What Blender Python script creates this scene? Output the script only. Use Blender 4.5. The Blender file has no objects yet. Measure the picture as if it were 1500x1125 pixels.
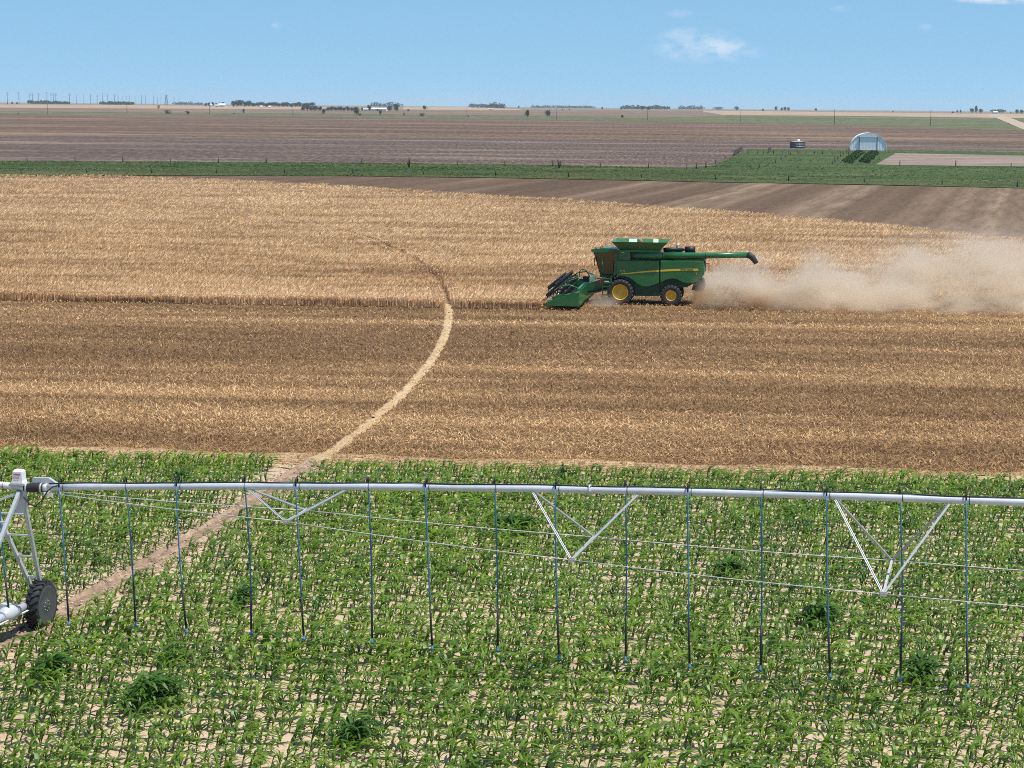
import bpy, bmesh, math, random
import numpy as np
from mathutils import Vector, Matrix

# ------------------------------------------------------------------ camera, sky, sun, exposure
scene = bpy.context.scene
C = scene.collection
rng = np.random.default_rng(7)
random.seed(7)
R = math.radians
FPX, EYE = 3034.0, 13.0                      # 70 mm drone lens (focal length in 1500-px pixels), flying height
ROLL, PITCH = R(0.52), math.atan((562.5 - 156.5) / 3034.0)

cam_data = bpy.data.cameras.new('camera')
cam = bpy.data.objects.new('camera', cam_data)
C.objects.link(cam)
cam_data.sensor_fit = 'HORIZONTAL'
cam_data.sensor_width = 36.0
cam_data.lens = 36.0 * FPX / 1500.0
cam_data.clip_start = 0.5
cam_data.clip_end = 90000.0
_F = Vector((0, math.cos(PITCH), -math.sin(PITCH)))
_U = Vector((0, math.sin(PITCH), math.cos(PITCH)))
_X = Vector((1, 0, 0))
_right = math.cos(ROLL) * _X + math.sin(ROLL) * _U
_up = -math.sin(ROLL) * _X + math.cos(ROLL) * _U
m3 = Matrix((_right, _up, -_F)).transposed()
cam.matrix_world = Matrix.Translation((0, 0, EYE)) @ m3.to_4x4()
scene.camera = cam

SUN_EL, SUN_AZ = R(68), R(116)                # azimuth clockwise from the view direction
world = bpy.data.worlds.new('World')
scene.world = world
world.use_nodes = True
nt = world.node_tree
nt.nodes.clear()
def N(tree, typ, **kw):
    n = tree.nodes.new(typ)
    for k, v in kw.items():
        setattr(n, k, v)
    return n
def math_node(tree, op, a, b=None, clamp=False):
    n = N(tree, 'ShaderNodeMath', operation=op, use_clamp=clamp)
    for i, v in enumerate((a, b)):
        if v is None: continue
        if isinstance(v, (int, float)): n.inputs[i].default_value = v
        else: tree.links.new(v, n.inputs[i])
    return n.outputs[0]
out = N(nt, 'ShaderNodeOutputWorld')
bg = N(nt, 'ShaderNodeBackground')
bg.inputs['Strength'].default_value = 0.146
sky = N(nt, 'ShaderNodeTexSky', sky_type='NISHITA')
sky.sun_disc = False
sky.sun_elevation = SUN_EL
sky.sun_rotation = SUN_AZ
sky.altitude = 900
sky.air_density = 1.0
sky.dust_density = 0.3
sky.ozone_density = 2.2
tc = N(nt, 'ShaderNodeTexCoord')
lift = N(nt, 'ShaderNodeVectorMath', operation='ADD')
lift.inputs[1].default_value = (0, 0, 0.16)
nrm = N(nt, 'ShaderNodeVectorMath', operation='NORMALIZE')
nt.links.new(tc.outputs['Generated'], lift.inputs[0])
nt.links.new(lift.outputs[0], nrm.inputs[0])
nt.links.new(nrm.outputs[0], sky.inputs['Vector'])
tint = N(nt, 'ShaderNodeMix', data_type='RGBA', blend_type='MULTIPLY')
tint.inputs['Factor'].default_value = 1.0
tint.inputs['B'].default_value = (0.86, 1.05, 1.0, 1)
nt.links.new(sky.outputs[0], tint.inputs['A'])
# fair-weather clouds: small cumulus puffs low over the horizon, sparse cloud higher up
sep = N(nt, 'ShaderNodeSeparateXYZ')
nt.links.new(tc.outputs['Generated'], sep.inputs[0])
ysafe = math_node(nt, 'MAXIMUM', sep.outputs['Y'], 0.02)
cu = math_node(nt, 'DIVIDE', sep.outputs['X'], ysafe)
cv = math_node(nt, 'DIVIDE', sep.outputs['Z'], ysafe)
cxy = N(nt, 'ShaderNodeCombineXYZ')
nt.links.new(math_node(nt, 'MULTIPLY', cu, 1.0), cxy.inputs['X'])
nt.links.new(math_node(nt, 'MULTIPLY', cv, 1.9), cxy.inputs['Y'])
cn = N(nt, 'ShaderNodeTexNoise')
cn.inputs['Scale'].default_value = 95
cn.inputs['Detail'].default_value = 6
cn.inputs['Roughness'].default_value = 0.6
nt.links.new(cxy.outputs[0], cn.inputs['Vector'])
def puff(u0, v0, w, h, amp):
    a = math_node(nt, 'DIVIDE', math_node(nt, 'SUBTRACT', cu, u0), w)
    b = math_node(nt, 'DIVIDE', math_node(nt, 'SUBTRACT', cv, v0), h)
    d2 = math_node(nt, 'ADD', math_node(nt, 'MULTIPLY', a, a), math_node(nt, 'MULTIPLY', b, b))
    s = math_node(nt, 'SUBTRACT', 1.0, d2, clamp=True)
    s = math_node(nt, 'MULTIPLY', s, math_node(nt, 'MULTIPLY', math_node(nt, 'SUBTRACT', cn.outputs[0], 0.36, clamp=True), 5.0), clamp=True)
    return math_node(nt, 'MULTIPLY', s, amp)
tot = None
for args in ((0.086, 0.0300, 0.024, 0.0095, 0.28), (0.104, 0.0275, 0.016, 0.006, 0.2), (0.078, 0.0448, 0.008, 0.0022, 0.16),
             (0.232, 0.0545, 0.034, 0.0045, 0.75), (-0.10, 0.0515, 0.010, 0.0022, 0.5), (0.195, 0.0395, 0.004, 0.0018, 0.15),
             (0.155, 0.0475, 0.006, 0.002, 0.12), (-0.113, 0.0375, 0.004, 0.0018, 0.2), (0.42, 0.05, 0.05, 0.012, 0.6),
             (-0.45, 0.06, 0.06, 0.014, 0.6), (0.10, 0.11, 0.06, 0.012, 0.6), (-0.22, 0.13, 0.08, 0.014, 0.6)):
    s = puff(*args)
    tot = s if tot is None else math_node(nt, 'ADD', tot, s, clamp=True)
cmix = N(nt, 'ShaderNodeMix', data_type='RGBA')
cmix.inputs['B'].default_value = (6.4, 6.5, 6.8, 1)
nt.links.new(tot, cmix.inputs['Factor'])
nt.links.new(tint.outputs['Result'], cmix.inputs['A'])
nt.links.new(cmix.outputs['Result'], bg.inputs['Color'])
nt.links.new(bg.outputs[0], out.inputs['Surface'])

sun_data = bpy.data.lights.new('sun', 'SUN')
sun_data.energy = 5.0
sun_data.angle = R(0.53)
sun_data.color = (1.0, 0.95, 0.87)
sun = bpy.data.objects.new('sun', sun_data)
C.objects.link(sun)
SUNV = Vector((math.sin(SUN_AZ) * math.cos(SUN_EL), math.cos(SUN_AZ) * math.cos(SUN_EL), math.sin(SUN_EL)))
sun.rotation_euler = (-SUNV).to_track_quat('-Z', 'Y').to_euler()
sun.location = SUNV * 300

vs = scene.view_settings
vs.view_transform = 'Standard'
vs.look = 'None'
vs.gamma = 1.0
vs.exposure = 0.10
vs.use_curve_mapping = False
scene.cycles.use_denoising = False
scene.cycles.filter_width = 1.0
scene.cycles.volume_bounces = 3
scene.cycles.max_bounces = 6
scene.cycles.diffuse_bounces = 3
scene.cycles.transparent_max_bounces = 8
scene.cycles.volume_max_steps = 256

# ------------------------------------------------------------------ helpers: the lie of the land
KN_Y = (-1e5, 2300.0, 4600.0, 2e5)
KN_Z = (0.0, 0.0, 9.5, 9.5)
def prof(y):
    return np.interp(y, KN_Y, KN_Z)
def ray(px, py):
    u, v = px - 750.0, py - 562.5
    c, s = math.cos(ROLL), math.sin(ROLL)
    u2, v2 = c * u + s * v, -s * u + c * v
    return np.array([u2, FPX * math.cos(PITCH) - v2 * math.sin(PITCH), -FPX * math.sin(PITCH) - v2 * math.cos(PITCH)])
def gp(px, py, z=None):
    """a place on the ground (or at height z) seen in direction px, py"""
    d = ray(px, py)
    if z is not None:
        t = (z - EYE) / d[2]
        return np.array([d[0] * t, d[1] * t, z])
    lo, hi = 5.0 / d[1], 30000.0 / d[1]
    for _ in range(70):
        m = (lo + hi) / 2
        if EYE + m * d[2] > prof(m * d[1]): lo = m
        else: hi = m
    return np.array([d[0] * lo, d[1] * lo, float(prof(d[1] * lo))])
def at(px, D):
    """a place on the ground in column px (taken at the horizon) at distance D"""
    d = ray(px, 156.5)
    x, y = d[0] / d[1] * D, D
    return np.array([x, y, float(prof(y))])
def gpv(px, py):
    u, v = px - 750.0, py - 562.5
    c, s = math.cos(ROLL), math.sin(ROLL)
    u2, v2 = c * u + s * v, -s * u + c * v
    dy = FPX * math.cos(PITCH) - v2 * math.sin(PITCH)
    dz = -FPX * math.sin(PITCH) - v2 * math.cos(PITCH)
    t = -EYE / dz
    return u2 * t, dy * t
def pjv(x, y, z):
    z = z - EYE
    dep = y * math.cos(PITCH) - z * math.sin(PITCH)
    v2 = -(y * math.sin(PITCH) + z * math.cos(PITCH)) * FPX / dep
    u2 = x * FPX / dep
    c, s = math.cos(ROLL), math.sin(ROLL)
    return 750 + c * u2 - s * v2, 562.5 + s * u2 + c * v2

# ------------------------------------------------------------------ helpers: objects and meshes
def tag(o, label=None, cat=None, group=None, kind=None):
    if label: o['label'] = label
    if cat: o['category'] = cat
    if group: o['group'] = group
    if kind: o['kind'] = kind
    return o
def empty(name, loc=(0, 0, 0), rz=0.0, parent=None):
    o = bpy.data.objects.new(name, None)
    o.empty_display_size = 0.3
    C.objects.link(o)
    o.location = tuple(float(a) for a in loc)
    o.rotation_euler = (0, 0, rz)
    o.parent = parent
    return o
class MB:
    def __init__(s):
        s.v, s.f, s.sm = [], [], []
    def add(s, vs_, fs, smooth=False):
        b = len(s.v)
        s.v += [tuple(float(a) for a in p) for p in vs_]
        s.f += [tuple(b + i for i in q) for q in fs]
        s.sm += [smooth] * len(fs)
        return s
    def box(s, x0, x1, y0, y1, z0, z1):
        return s.add([(x0,y0,z0),(x1,y0,z0),(x1,y1,z0),(x0,y1,z0),(x0,y0,z1),(x1,y0,z1),(x1,y1,z1),(x0,y1,z1)],
                     [(0,3,2,1),(4,5,6,7),(0,1,5,4),(1,2,6,5),(2,3,7,6),(3,0,4,7)])
    def bar(s, p0, p1, w, h, up=(0, 0, 1)):
        p0, p1 = Vector(p0), Vector(p1)
        d = (p1 - p0).normalized()
        u = Vector(up)
        if abs(d.dot(u)) > 0.98: u = Vector((0, 1, 0))
        a = d.cross(u).normalized() * (w / 2)
        b = a.cross(d).normalized() * (h / 2)
        vv = [p0-a-b, p0+a-b, p0+a+b, p0-a+b, p1-a-b, p1+a-b, p1+a+b, p1-a+b]
        return s.add(vv, [(0,3,2,1),(4,5,6,7),(0,1,5,4),(1,2,6,5),(2,3,7,6),(3,0,4,7)])
    def tube(s, pts, r, n=10, caps=True):
        pts = [Vector(tuple(float(a) for a in p)) for p in pts]
        rs = r if isinstance(r, (list, tuple)) else [r] * len(pts)
        rings = []
        ref = None
        for i, p in enumerate(pts):
            if i == 0: d = pts[1] - pts[0]
            elif i == len(pts) - 1: d = pts[-1] - pts[-2]
            else: d = (pts[i+1] - pts[i]).normalized() + (pts[i] - pts[i-1]).normalized()
            d.normalize()
            if ref is None:
                ref = Vector((0, 0, 1)) if abs(d.z) < 0.9 else Vector((0, 1, 0))
            a = d.cross(ref).normalized()
            b = a.cross(d).normalized()
            ref = b
            rings.append([p + rs[i] * (math.cos(2*math.pi*k/n) * a + math.sin(2*math.pi*k/n) * b) for k in range(n)])
        vv = [q for ring in rings for q in ring]
        ff = [(i*n+k, i*n+(k+1) % n, (i+1)*n+(k+1) % n, (i+1)*n+k) for i in range(len(pts)-1) for k in range(n)]
        s.add(vv, ff, True)
        if caps:
            b = len(s.v) - len(vv)
            s.f += [tuple(b+k for k in range(n))[::-1], tuple(b+len(vv)-n+k for k in range(n))]
            s.sm += [False, False]
        return s
    def prism(s, poly, y0, y1, inset=0.0):
        """x-z outline extruded in y; the y0 face is drawn in by inset for a soft edge"""
        n = len(poly)
        cx = sum(p[0] for p in poly) / n; cz = sum(p[1] for p in poly) / n
        k = 1.0
        if inset:
            ext = max(max(abs(p[0]-cx), abs(p[1]-cz)) for p in poly)
            k = 1 - inset / ext
        ym = y0 + (y1 - y0) * 0.35 if inset else y1
        a = [(cx+(p[0]-cx)*k, y0, cz+(p[1]-cz)*k) for p in poly]
        b = [(p[0], ym, p[1]) for p in poly]
        c = [(p[0], y1, p[1]) for p in poly]
        ff = [tuple(range(n))]
        ff += [(i, n+i, n+(i+1) % n, (i+1) % n) for i in range(n)]
        if inset:
            ff += [(n+i, 2*n+i, 2*n+(i+1) % n, n+(i+1) % n) for i in range(n)]
            ff += [tuple(range(3*n-1, 2*n-1, -1))]
            return s.add(a+b+c, ff)
        ff += [tuple(range(2*n-1, n-1, -1))]
        return s.add(a+b, ff)
    def lathe(s, prof_, center, axis='y', n=28):
        """prof_: (offset along axis, radius)"""
        cx, cy, cz = center
        vv = []
        for o_, r in prof_:
            for k in range(n):
                a = 2*math.pi*k/n
                ca, sa = r*math.cos(a), r*math.sin(a)
                vv.append({'y': (cx+ca, cy+o_, cz+sa), 'z': (cx+ca, cy+sa, cz+o_), 'x': (cx+o_, cy+ca, cz+sa)}[axis])
        m = len(prof_)
        ff = [(i*n+k, i*n+(k+1) % n, (i+1)*n+(k+1) % n, (i+1)*n+k) for i in range(m-1) for k in range(n)]
        return s.add(vv, ff, True)
    def mesh(s, name, mat):
        me = bpy.data.meshes.new(name)
        me.from_pydata(s.v, [], s.f)
        bm = bmesh.new(); bm.from_mesh(me)
        bmesh.ops.recalc_face_normals(bm, faces=bm.faces)
        bm.to_mesh(me); bm.free()
        me.polygons.foreach_set('use_smooth', s.sm)
        if mat: me.materials.append(mat)
        return me
    def build(s, name, mat, parent=None, loc=(0, 0, 0), rz=0.0):
        return link(name, s.mesh(name, mat), parent, loc, rz)
def link(name, me, parent=None, loc=(0, 0, 0), rz=0.0):
    o = bpy.data.objects.new(name, me)
    C.objects.link(o)
    o.location = tuple(float(a) for a in loc)
    o.rotation_euler = (0, 0, rz)
    o.parent = parent
    return o
def np_mesh(name, V, Q, mat, tint_=None, smooth=False):
    """V (n,3), Q (m,k) polygons all of k corners"""
    me = bpy.data.meshes.new(name)
    V = np.ascontiguousarray(V, dtype=np.float32); Q = np.ascontiguousarray(Q, dtype=np.int32)
    k = Q.shape[1]
    me.vertices.add(len(V)); me.vertices.foreach_set('co', V.ravel())
    me.loops.add(Q.size); me.loops.foreach_set('vertex_index', Q.ravel())
    me.polygons.add(len(Q)); me.polygons.foreach_set('loop_start', np.arange(0, Q.size, k, dtype=np.int32))
    me.polygons.foreach_set('use_smooth', np.full(len(Q), smooth))
    if tint_ is not None:
        at_ = me.attributes.new('tint', 'FLOAT', 'POINT')
        at_.data.foreach_set('value', np.ascontiguousarray(tint_, dtype=np.float32))
    me.materials.append(mat)
    me.update()
    me.validate()
    return me

# ------------------------------------------------------------------ helpers: materials
def mat(name, col, rough=0.6, metal=0.0, spec=0.4, var=0.0, scale=6.0, bump=0.0, coat=0.0):
    m = bpy.data.materials.new(name)
    m.use_nodes = True
    t = m.node_tree
    p = t.nodes['Principled BSDF']
    p.inputs['Base Color'].default_value = (*col, 1)
    p.inputs['Roughness'].default_value = rough
    p.inputs['Metallic'].default_value = metal
    p.inputs['Specular IOR Level'].default_value = spec
    p.inputs['Coat Weight'].default_value = coat
    if var or bump:
        c = N(t, 'ShaderNodeTexCoord')
        n = N(t, 'ShaderNodeTexNoise')
        n.inputs['Scale'].default_value = scale
        n.inputs['Detail'].default_value = 6
        n.inputs['Roughness'].default_value = 0.65
        t.links.new(c.outputs['Object'], n.inputs['Vector'])
        if var:
            r_ = N(t, 'ShaderNodeValToRGB')
            r_.color_ramp.elements[0].position = 0.3
            r_.color_ramp.elements[1].position = 0.7
            r_.color_ramp.elements[0].color = (*[max(0, a*(1-var)) for a in col], 1)
            r_.color_ramp.elements[1].color = (*[min(1, a*(1+var)) for a in col], 1)
            t.links.new(n.outputs[0], r_.inputs[0])
            t.links.new(r_.outputs[0], p.inputs['Base Color'])
        if bump:
            b = N(t, 'ShaderNodeBump')
            b.inputs['Strength'].default_value = bump
            b.inputs['Distance'].default_value = 0.03
            t.links.new(n.outputs[0], b.inputs['Height'])
            t.links.new(b.outputs[0], p.inputs['Normal'])
    return m
def ramp(t, fac, stops):
    r_ = N(t, 'ShaderNodeValToRGB')
    e = r_.color_ramp.elements
    while len(e) < len(stops): e.new(0.5)
    for i, (pos, col) in enumerate(stops):
        e[i].position = pos
        e[i].color = (*col, 1) if len(col) == 3 else col
    t.links.new(fac, r_.inputs[0])
    return r_.outputs[0]
def noise(t, coord, sc, rot=0.0, detail=5, rough=0.6, loc=(0, 0, 0)):
    mp = N(t, 'ShaderNodeMapping')
    mp.vector_type = 'TEXTURE'
    mp.inputs['Rotation'].default_value = (0, 0, rot)
    mp.inputs['Scale'].default_value = tuple(1.0 / a for a in sc)
    mp.inputs['Location'].default_value = loc
    t.links.new(coord, mp.inputs['Vector'])
    n = N(t, 'ShaderNodeTexNoise')
    n.inputs['Scale'].default_value = 1.0
    n.inputs['Detail'].default_value = detail
    n.inputs['Roughness'].default_value = rough
    t.links.new(mp.outputs[0], n.inputs['Vector'])
    return n.outputs[0]
def mixc(t, fac, a, b, blend='MIX'):
    m_ = N(t, 'ShaderNodeMix', data_type='RGBA', blend_type=blend)
    for sock, v in ((m_.inputs['Factor'], fac), (m_.inputs['A'], a), (m_.inputs['B'], b)):
        if isinstance(v, (int, float)): sock.default_value = v
        elif isinstance(v, tuple): sock.default_value = (*v, 1)
        else: t.links.new(v, sock)
    return m_.outputs['Result']
def field_mat(name, dark, mid, light, streak, rot=R(-5), fine=(1.2, 3.0, 1), patch=(0.01, 0.03, 1), rough=0.95, bump=0.6, bdist=0.05,
              lo=0.36, hi=0.64, fine_amt=0.35, transl=0.0, tint_amt=0.0, loc=(0, 0, 0)):
    m = bpy.data.materials.new(name)
    m.use_nodes = True
    t = m.node_tree
    p = t.nodes['Principled BSDF']
    p.inputs['Roughness'].default_value = rough
    p.inputs['Specular IOR Level'].default_value = 0.15
    c = N(t, 'ShaderNodeTexCoord').outputs['Object']
    a = noise(t, c, streak, rot, 5, 0.62, loc)
    b = noise(t, c, patch, rot, 4, 0.55, loc)
    s = math_node(t, 'ADD', math_node(t, 'MULTIPLY', a, 0.62), math_node(t, 'MULTIPLY', b, 0.38))
    col = ramp(t, s, [(lo, dark), ((lo+hi)/2, mid), (hi, light)])
    fn = noise(t, c, fine, rot, 4, 0.7)
    col = mixc(t, fine_amt, col, ramp(t, fn, [(0.32, tuple(x*0.45 for x in dark)), (0.5, mid), (0.68, tuple(min(1, x*1.25) for x in light))]))
    if tint_amt:
        at_ = N(t, 'ShaderNodeAttribute', attribute_name='tint')
        k = math_node(t, 'ADD', math_node(t, 'MULTIPLY', at_.outputs['Fac'], tint_amt), 1 - tint_amt / 2)
        vm = N(t, 'ShaderNodeVectorMath', operation='SCALE')
        t.links.new(col, vm.inputs[0]); t.links.new(k, vm.inputs['Scale'])
        col = vm.outputs[0]
    t.links.new(col, p.inputs['Base Color'])
    if bump:
        bn = N(t, 'ShaderNodeBump')
        bn.inputs['Strength'].default_value = bump
        bn.inputs['Distance'].default_value = bdist
        t.links.new(fn, bn.inputs['Height'])
        t.links.new(bn.outputs[0], p.inputs['Normal'])
    if transl:
        tr = N(t, 'ShaderNodeBsdfTranslucent')
        t.links.new(col, tr.inputs['Color'])
        mx = N(t, 'ShaderNodeMixShader')
        mx.inputs[0].default_value = transl
        t.links.new(p.outputs[0], mx.inputs[1]); t.links.new(tr.outputs[0], mx.inputs[2])
        t.links.new(mx.outputs[0], t.nodes['Material Output'].inputs['Surface'])
    return m
def leaf_mat(name, dark, light, transl=0.35, rough=0.42, spec=0.5):
    m = bpy.data.materials.new(name)
    m.use_nodes = True
    t = m.node_tree
    p = t.nodes['Principled BSDF']
    at_ = N(t, 'ShaderNodeAttribute', attribute_name='tint')
    col = ramp(t, at_.outputs['Fac'], [(0.0, dark), (1.0, light)])
    t.links.new(col, p.inputs['Base Color'])
    p.inputs['Roughness'].default_value = rough
    p.inputs['Specular IOR Level'].default_value = spec
    tr = N(t, 'ShaderNodeBsdfTranslucent')
    hs = N(t, 'ShaderNodeHueSaturation')
    hs.inputs['Hue'].default_value = 0.485
    hs.inputs['Value'].default_value = 1.5
    t.links.new(col, hs.inputs['Color'])
    t.links.new(hs.outputs[0], tr.inputs['Color'])
    mx = N(t, 'ShaderNodeMixShader')
    mx.inputs[0].default_value = transl
    t.links.new(p.outputs[0], mx.inputs[1]); t.links.new(tr.outputs[0], mx.inputs[2])
    t.links.new(mx.outputs[0], t.nodes['Material Output'].inputs['Surface'])
    return m

ROW = R(-4.6)                                 # direction of the drill rows and swaths
M = {}
M['ground'] = field_mat('far_land', (0.15, 0.13, 0.09), (0.21, 0.17, 0.12), (0.27, 0.22, 0.15), (0.0008, 0.006, 1), 0, (0.01, 0.03, 1), (0.0004, 0.002, 1), bump=0)
M['soil'] = field_mat('corn_soil', (0.44, 0.31, 0.21), (0.56, 0.41, 0.295), (0.64, 0.49, 0.37), (0.25, 0.9, 1), R(-5.9), (9, 9, 9), (0.08, 0.12, 1), bump=1.0, bdist=0.06, fine_amt=0.3)
M['stubble_soil'] = field_mat('stubble_ground', (0.085, 0.049, 0.024), (0.165, 0.098, 0.048), (0.34, 0.212, 0.108), (0.03, 0.34, 1), ROW, (6, 8, 5), (0.016, 0.075, 1), bump=1.0, lo=0.40, hi=0.61, fine_amt=0.5)
M['stubble'] = field_mat('stubble_straw', (0.17, 0.096, 0.044), (0.34, 0.208, 0.100), (0.72, 0.48, 0.25), (0.03, 0.34, 1), ROW, (6, 8, 5), (0.016, 0.075, 1), bump=0, lo=0.40, hi=0.61, transl=0.25, tint_amt=1.3)
M['wheat_soil'] = mat('wheat_ground', (0.22, 0.145, 0.08), 0.95, var=0.3, scale=1.5)
M['wheat'] = field_mat('ripe_wheat', (0.44, 0.26, 0.13), (0.83, 0.555, 0.305), (0.95, 0.695, 0.425), (0.10, 0.45, 1), ROW, (2, 4, 3), (0.02, 0.09, 1), bump=0, lo=0.42, hi=0.585, transl=0.22, tint_amt=0.45, fine_amt=0.22)
M['straw'] = field_mat('flattened_straw', (0.38, 0.26, 0.14), (0.50, 0.36, 0.205), (0.60, 0.45, 0.27), (0.8, 0.8, 1), 0, (5, 5, 5), (0.1, 0.1, 1), bump=0.8)
M['tilled'] = field_mat('tilled_soil', (0.085, 0.052, 0.031), (0.125, 0.080, 0.050), (0.21, 0.14, 0.09), (0.22, 0.004, 1), R(76) - R(90), (1.5, 0.25, 1), (0.05, 0.004, 1), bump=0.4, lo=0.42, hi=0.66, fine_amt=0.25)
def tilled_stripes(m):
    """pale unworked strips left between passes of the plough, running away to the right"""
    t = m.node_tree
    p = t.nodes['Principled BSDF']
    src = p.inputs['Base Color'].links[0].from_socket
    c = N(t, 'ShaderNodeTexCoord').outputs['Object']
    dt = N(t, 'ShaderNodeVectorMath', operation='DOT_PRODUCT')
    t.links.new(c, dt.inputs[0]); dt.inputs[1].default_value = (0.970, -0.242, 0)
    wob = math_node(t, 'MULTIPLY', math_node(t, 'SUBTRACT', noise(t, c, (0.25, 0.02, 1), R(-14), 4, 0.7), 0.5), 3.0)
    u = math_node(t, 'DIVIDE', math_node(t, 'ADD', math_node(t, 'ADD', dt.outputs['Value'], wob), 90.0), 120.0)
    st = [(-90, 0), (-67, 0), (-66, .55), (-64.6, .1), (-62, .25), (-60, 0), (-50, 0), (-48.5, .6), (-47, .3), (-45.5, .9), (-43.5, .35), (-41, .6), (-39.5, 0), (-33, .05), (-30, .75), (-28, .4), (-26, .85), (-24.4, .1), (-18, .1), (-14, .45), (-12, .2), (-9.5, .65), (-7.5, .3), (-4.5, .95), (-3, .3), (0, .55), (3, .15), (6, .5), (10, .1), (30, .3)]
    r_ = ramp(t, u, [((a_ + 90) / 120, (v, v, v)) for a_, v in st])
    k = math_node(t, 'MULTIPLY', r_, math_node(t, 'MULTIPLY', math_node(t, 'SUBTRACT', noise(t, c, (0.8, 0.06, 1), R(-14), 5, 0.7), 0.26, clamp=True), 2.3), clamp=True)
    t.links.new(mixc(t, k, src, (0.33, 0.235, 0.155)), p.inputs['Base Color'])
tilled_stripes(M['tilled'])
M['fallow'] = field_mat('fallow_ground', (0.060, 0.040, 0.030), (0.108, 0.074, 0.056), (0.34, 0.255, 0.20), (0.012, 0.055, 1), R(-4.5), (1.2, 0.12, 1), (0.004, 0.02, 1), bump=0.2, lo=0.41, hi=0.64, fine_amt=0.45)
M['harvested'] = field_mat('harvested_ground', (0.078, 0.049, 0.032), (0.132, 0.084, 0.056), (0.28, 0.19, 0.125), (0.005, 0.014, 1), R(-3), (0.5, 0.04, 1), (0.002, 0.008, 1), bump=0.2, lo=0.40, hi=0.63, fine_amt=0.4)
M['brownfield'] = field_mat('brown_far_ground', (0.13, 0.088, 0.058), (0.18, 0.125, 0.082), (0.26, 0.18, 0.12), (0.004, 0.012, 1), R(-2), (0.03, 0.04, 1), (0.001, 0.004, 1), bump=0)
M['tanfield'] = field_mat('tan_far_ground', (0.29, 0.20, 0.13), (0.37, 0.265, 0.175), (0.45, 0.33, 0.22), (0.004, 0.012, 1), R(-2), (0.03, 0.04, 1), (0.001, 0.004, 1), bump=0)
M['verge'] = field_mat('far_pasture', (0.065, 0.082, 0.032), (0.11, 0.118, 0.05), (0.26, 0.21, 0.11), (0.006, 0.012, 1), R(-2), (0.12, 0.02, 1), (0.002, 0.01, 1), bump=0, lo=0.40, hi=0.66)
M['grass'] = field_mat('pasture_ground', (0.026, 0.060, 0.014), (0.055, 0.092, 0.026), (0.17, 0.155, 0.075), (0.02, 0.06, 1), R(-4), (0.6, 0.9, 1), (0.012, 0.035, 1), bump=0.6, bdist=0.25, lo=0.38, hi=0.66)
M['grassblade'] = leaf_mat('pasture_grass', (0.024, 0.066, 0.011), (0.20, 0.19, 0.09), 0.3, 0.7, 0.1)
M['dryground'] = field_mat('dry_patch_ground', (0.17, 0.12, 0.095), (0.24, 0.18, 0.145), (0.36, 0.28, 0.23), (0.03, 0.08, 1), R(-4), (0.4, 0.5, 1), (0.01, 0.04, 1), bump=0.3)
M['gravel'] = mat('gravel_road', (0.40, 0.31, 0.215), 0.95, var=0.12, scale=0.05)
M['corn'] = leaf_mat('corn_leaf', (0.040, 0.112, 0.004), (0.19, 0.315, 0.014), 0.40, 0.42, 0.6)
M['cornstalk'] = mat('corn_stalk', (0.075, 0.12, 0.03), 0.6)
M['clump'] = leaf_mat('clump_leaf', (0.020, 0.072, 0.005), (0.09, 0.19, 0.013), 0.32, 0.46, 0.4)
M['galv'] = mat('galvanised_steel', (0.50, 0.53, 0.55), 0.5, 0.25, var=0.12, scale=9, bump=0.05)
M['pipe'] = mat('pipe_steel', (0.60, 0.64, 0.67), 0.45, 0.2, var=0.10, scale=5, bump=0.03)
M['greypaint'] = mat('grey_paint', (0.50, 0.52, 0.53), 0.5, var=0.08, scale=8)
M['whitebox'] = mat('white_plastic', (0.74, 0.74, 0.73), 0.5, var=0.04, scale=20)
M['red'] = mat('red_print', (0.50, 0.05, 0.05), 0.6)
M['greyprint'] = mat('grey_print', (0.40, 0.40, 0.41), 0.6)
M['rubber'] = mat('black_rubber', (0.022, 0.022, 0.023), 0.65, var=0.3, scale=5, bump=0.15)
M['dustrubber'] = mat('dusty_tyre_rubber', (0.045, 0.043, 0.041), 0.75, var=0.35, scale=4, bump=0.15)
M['disc'] = mat('wheel_disc', (0.075, 0.08, 0.078), 0.6, 0.1, var=0.2, scale=6)
M['bluehose'] = mat('blue_hose', (0.05, 0.175, 0.33), 0.6)
M['tracksoil'] = field_mat('track_soil', (0.22, 0.15, 0.098), (0.34, 0.24, 0.162), (0.47, 0.35, 0.25), (1.1, 1.1, 1), 0, (6, 6, 6), (0.25, 0.25, 1), bump=1.0, lo=0.38, hi=0.62)
M['darksoil'] = field_mat('dark_rut_soil', (0.16, 0.105, 0.072), (0.27, 0.185, 0.13), (0.48, 0.35, 0.25), (1.6, 1.6, 1), 0, (7, 7, 7), (0.3, 0.3, 1), bump=1.0, lo=0.38, hi=0.6)  # darker, patchy soil colour for the rut floor
M['blackhose'] = mat('black_hose', (0.02, 0.022, 0.028), 0.5)
M['rod'] = mat('truss_rod', (0.55, 0.55, 0.53), 0.55, 0.3)
M['green'] = mat('green_paint', (0.003, 0.135, 0.030), 0.36, 0.0, 0.5, var=0.08, scale=1.6, coat=0.35)
def dusty(m, amt):
    t = m.node_tree; p = t.nodes['Principled BSDF']
    src = p.inputs['Base Color'].links[0].from_socket
    c = N(t, 'ShaderNodeTexCoord').outputs['Object']
    k = math_node(t, 'MULTIPLY', math_node(t, 'SUBTRACT', noise(t, c, (1.1, 1.1, 2.2), 0.3, 6, 0.7), 0.38, clamp=True), amt, clamp=True)
    t.links.new(mixc(t, k, src, (0.42, 0.32, 0.21)), p.inputs['Base Color'])
dusty(M['green'], 0.35)
M['greendark'] = mat('dark_green_frame', (0.012, 0.05, 0.022), 0.6, var=0.3, scale=2)
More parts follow.
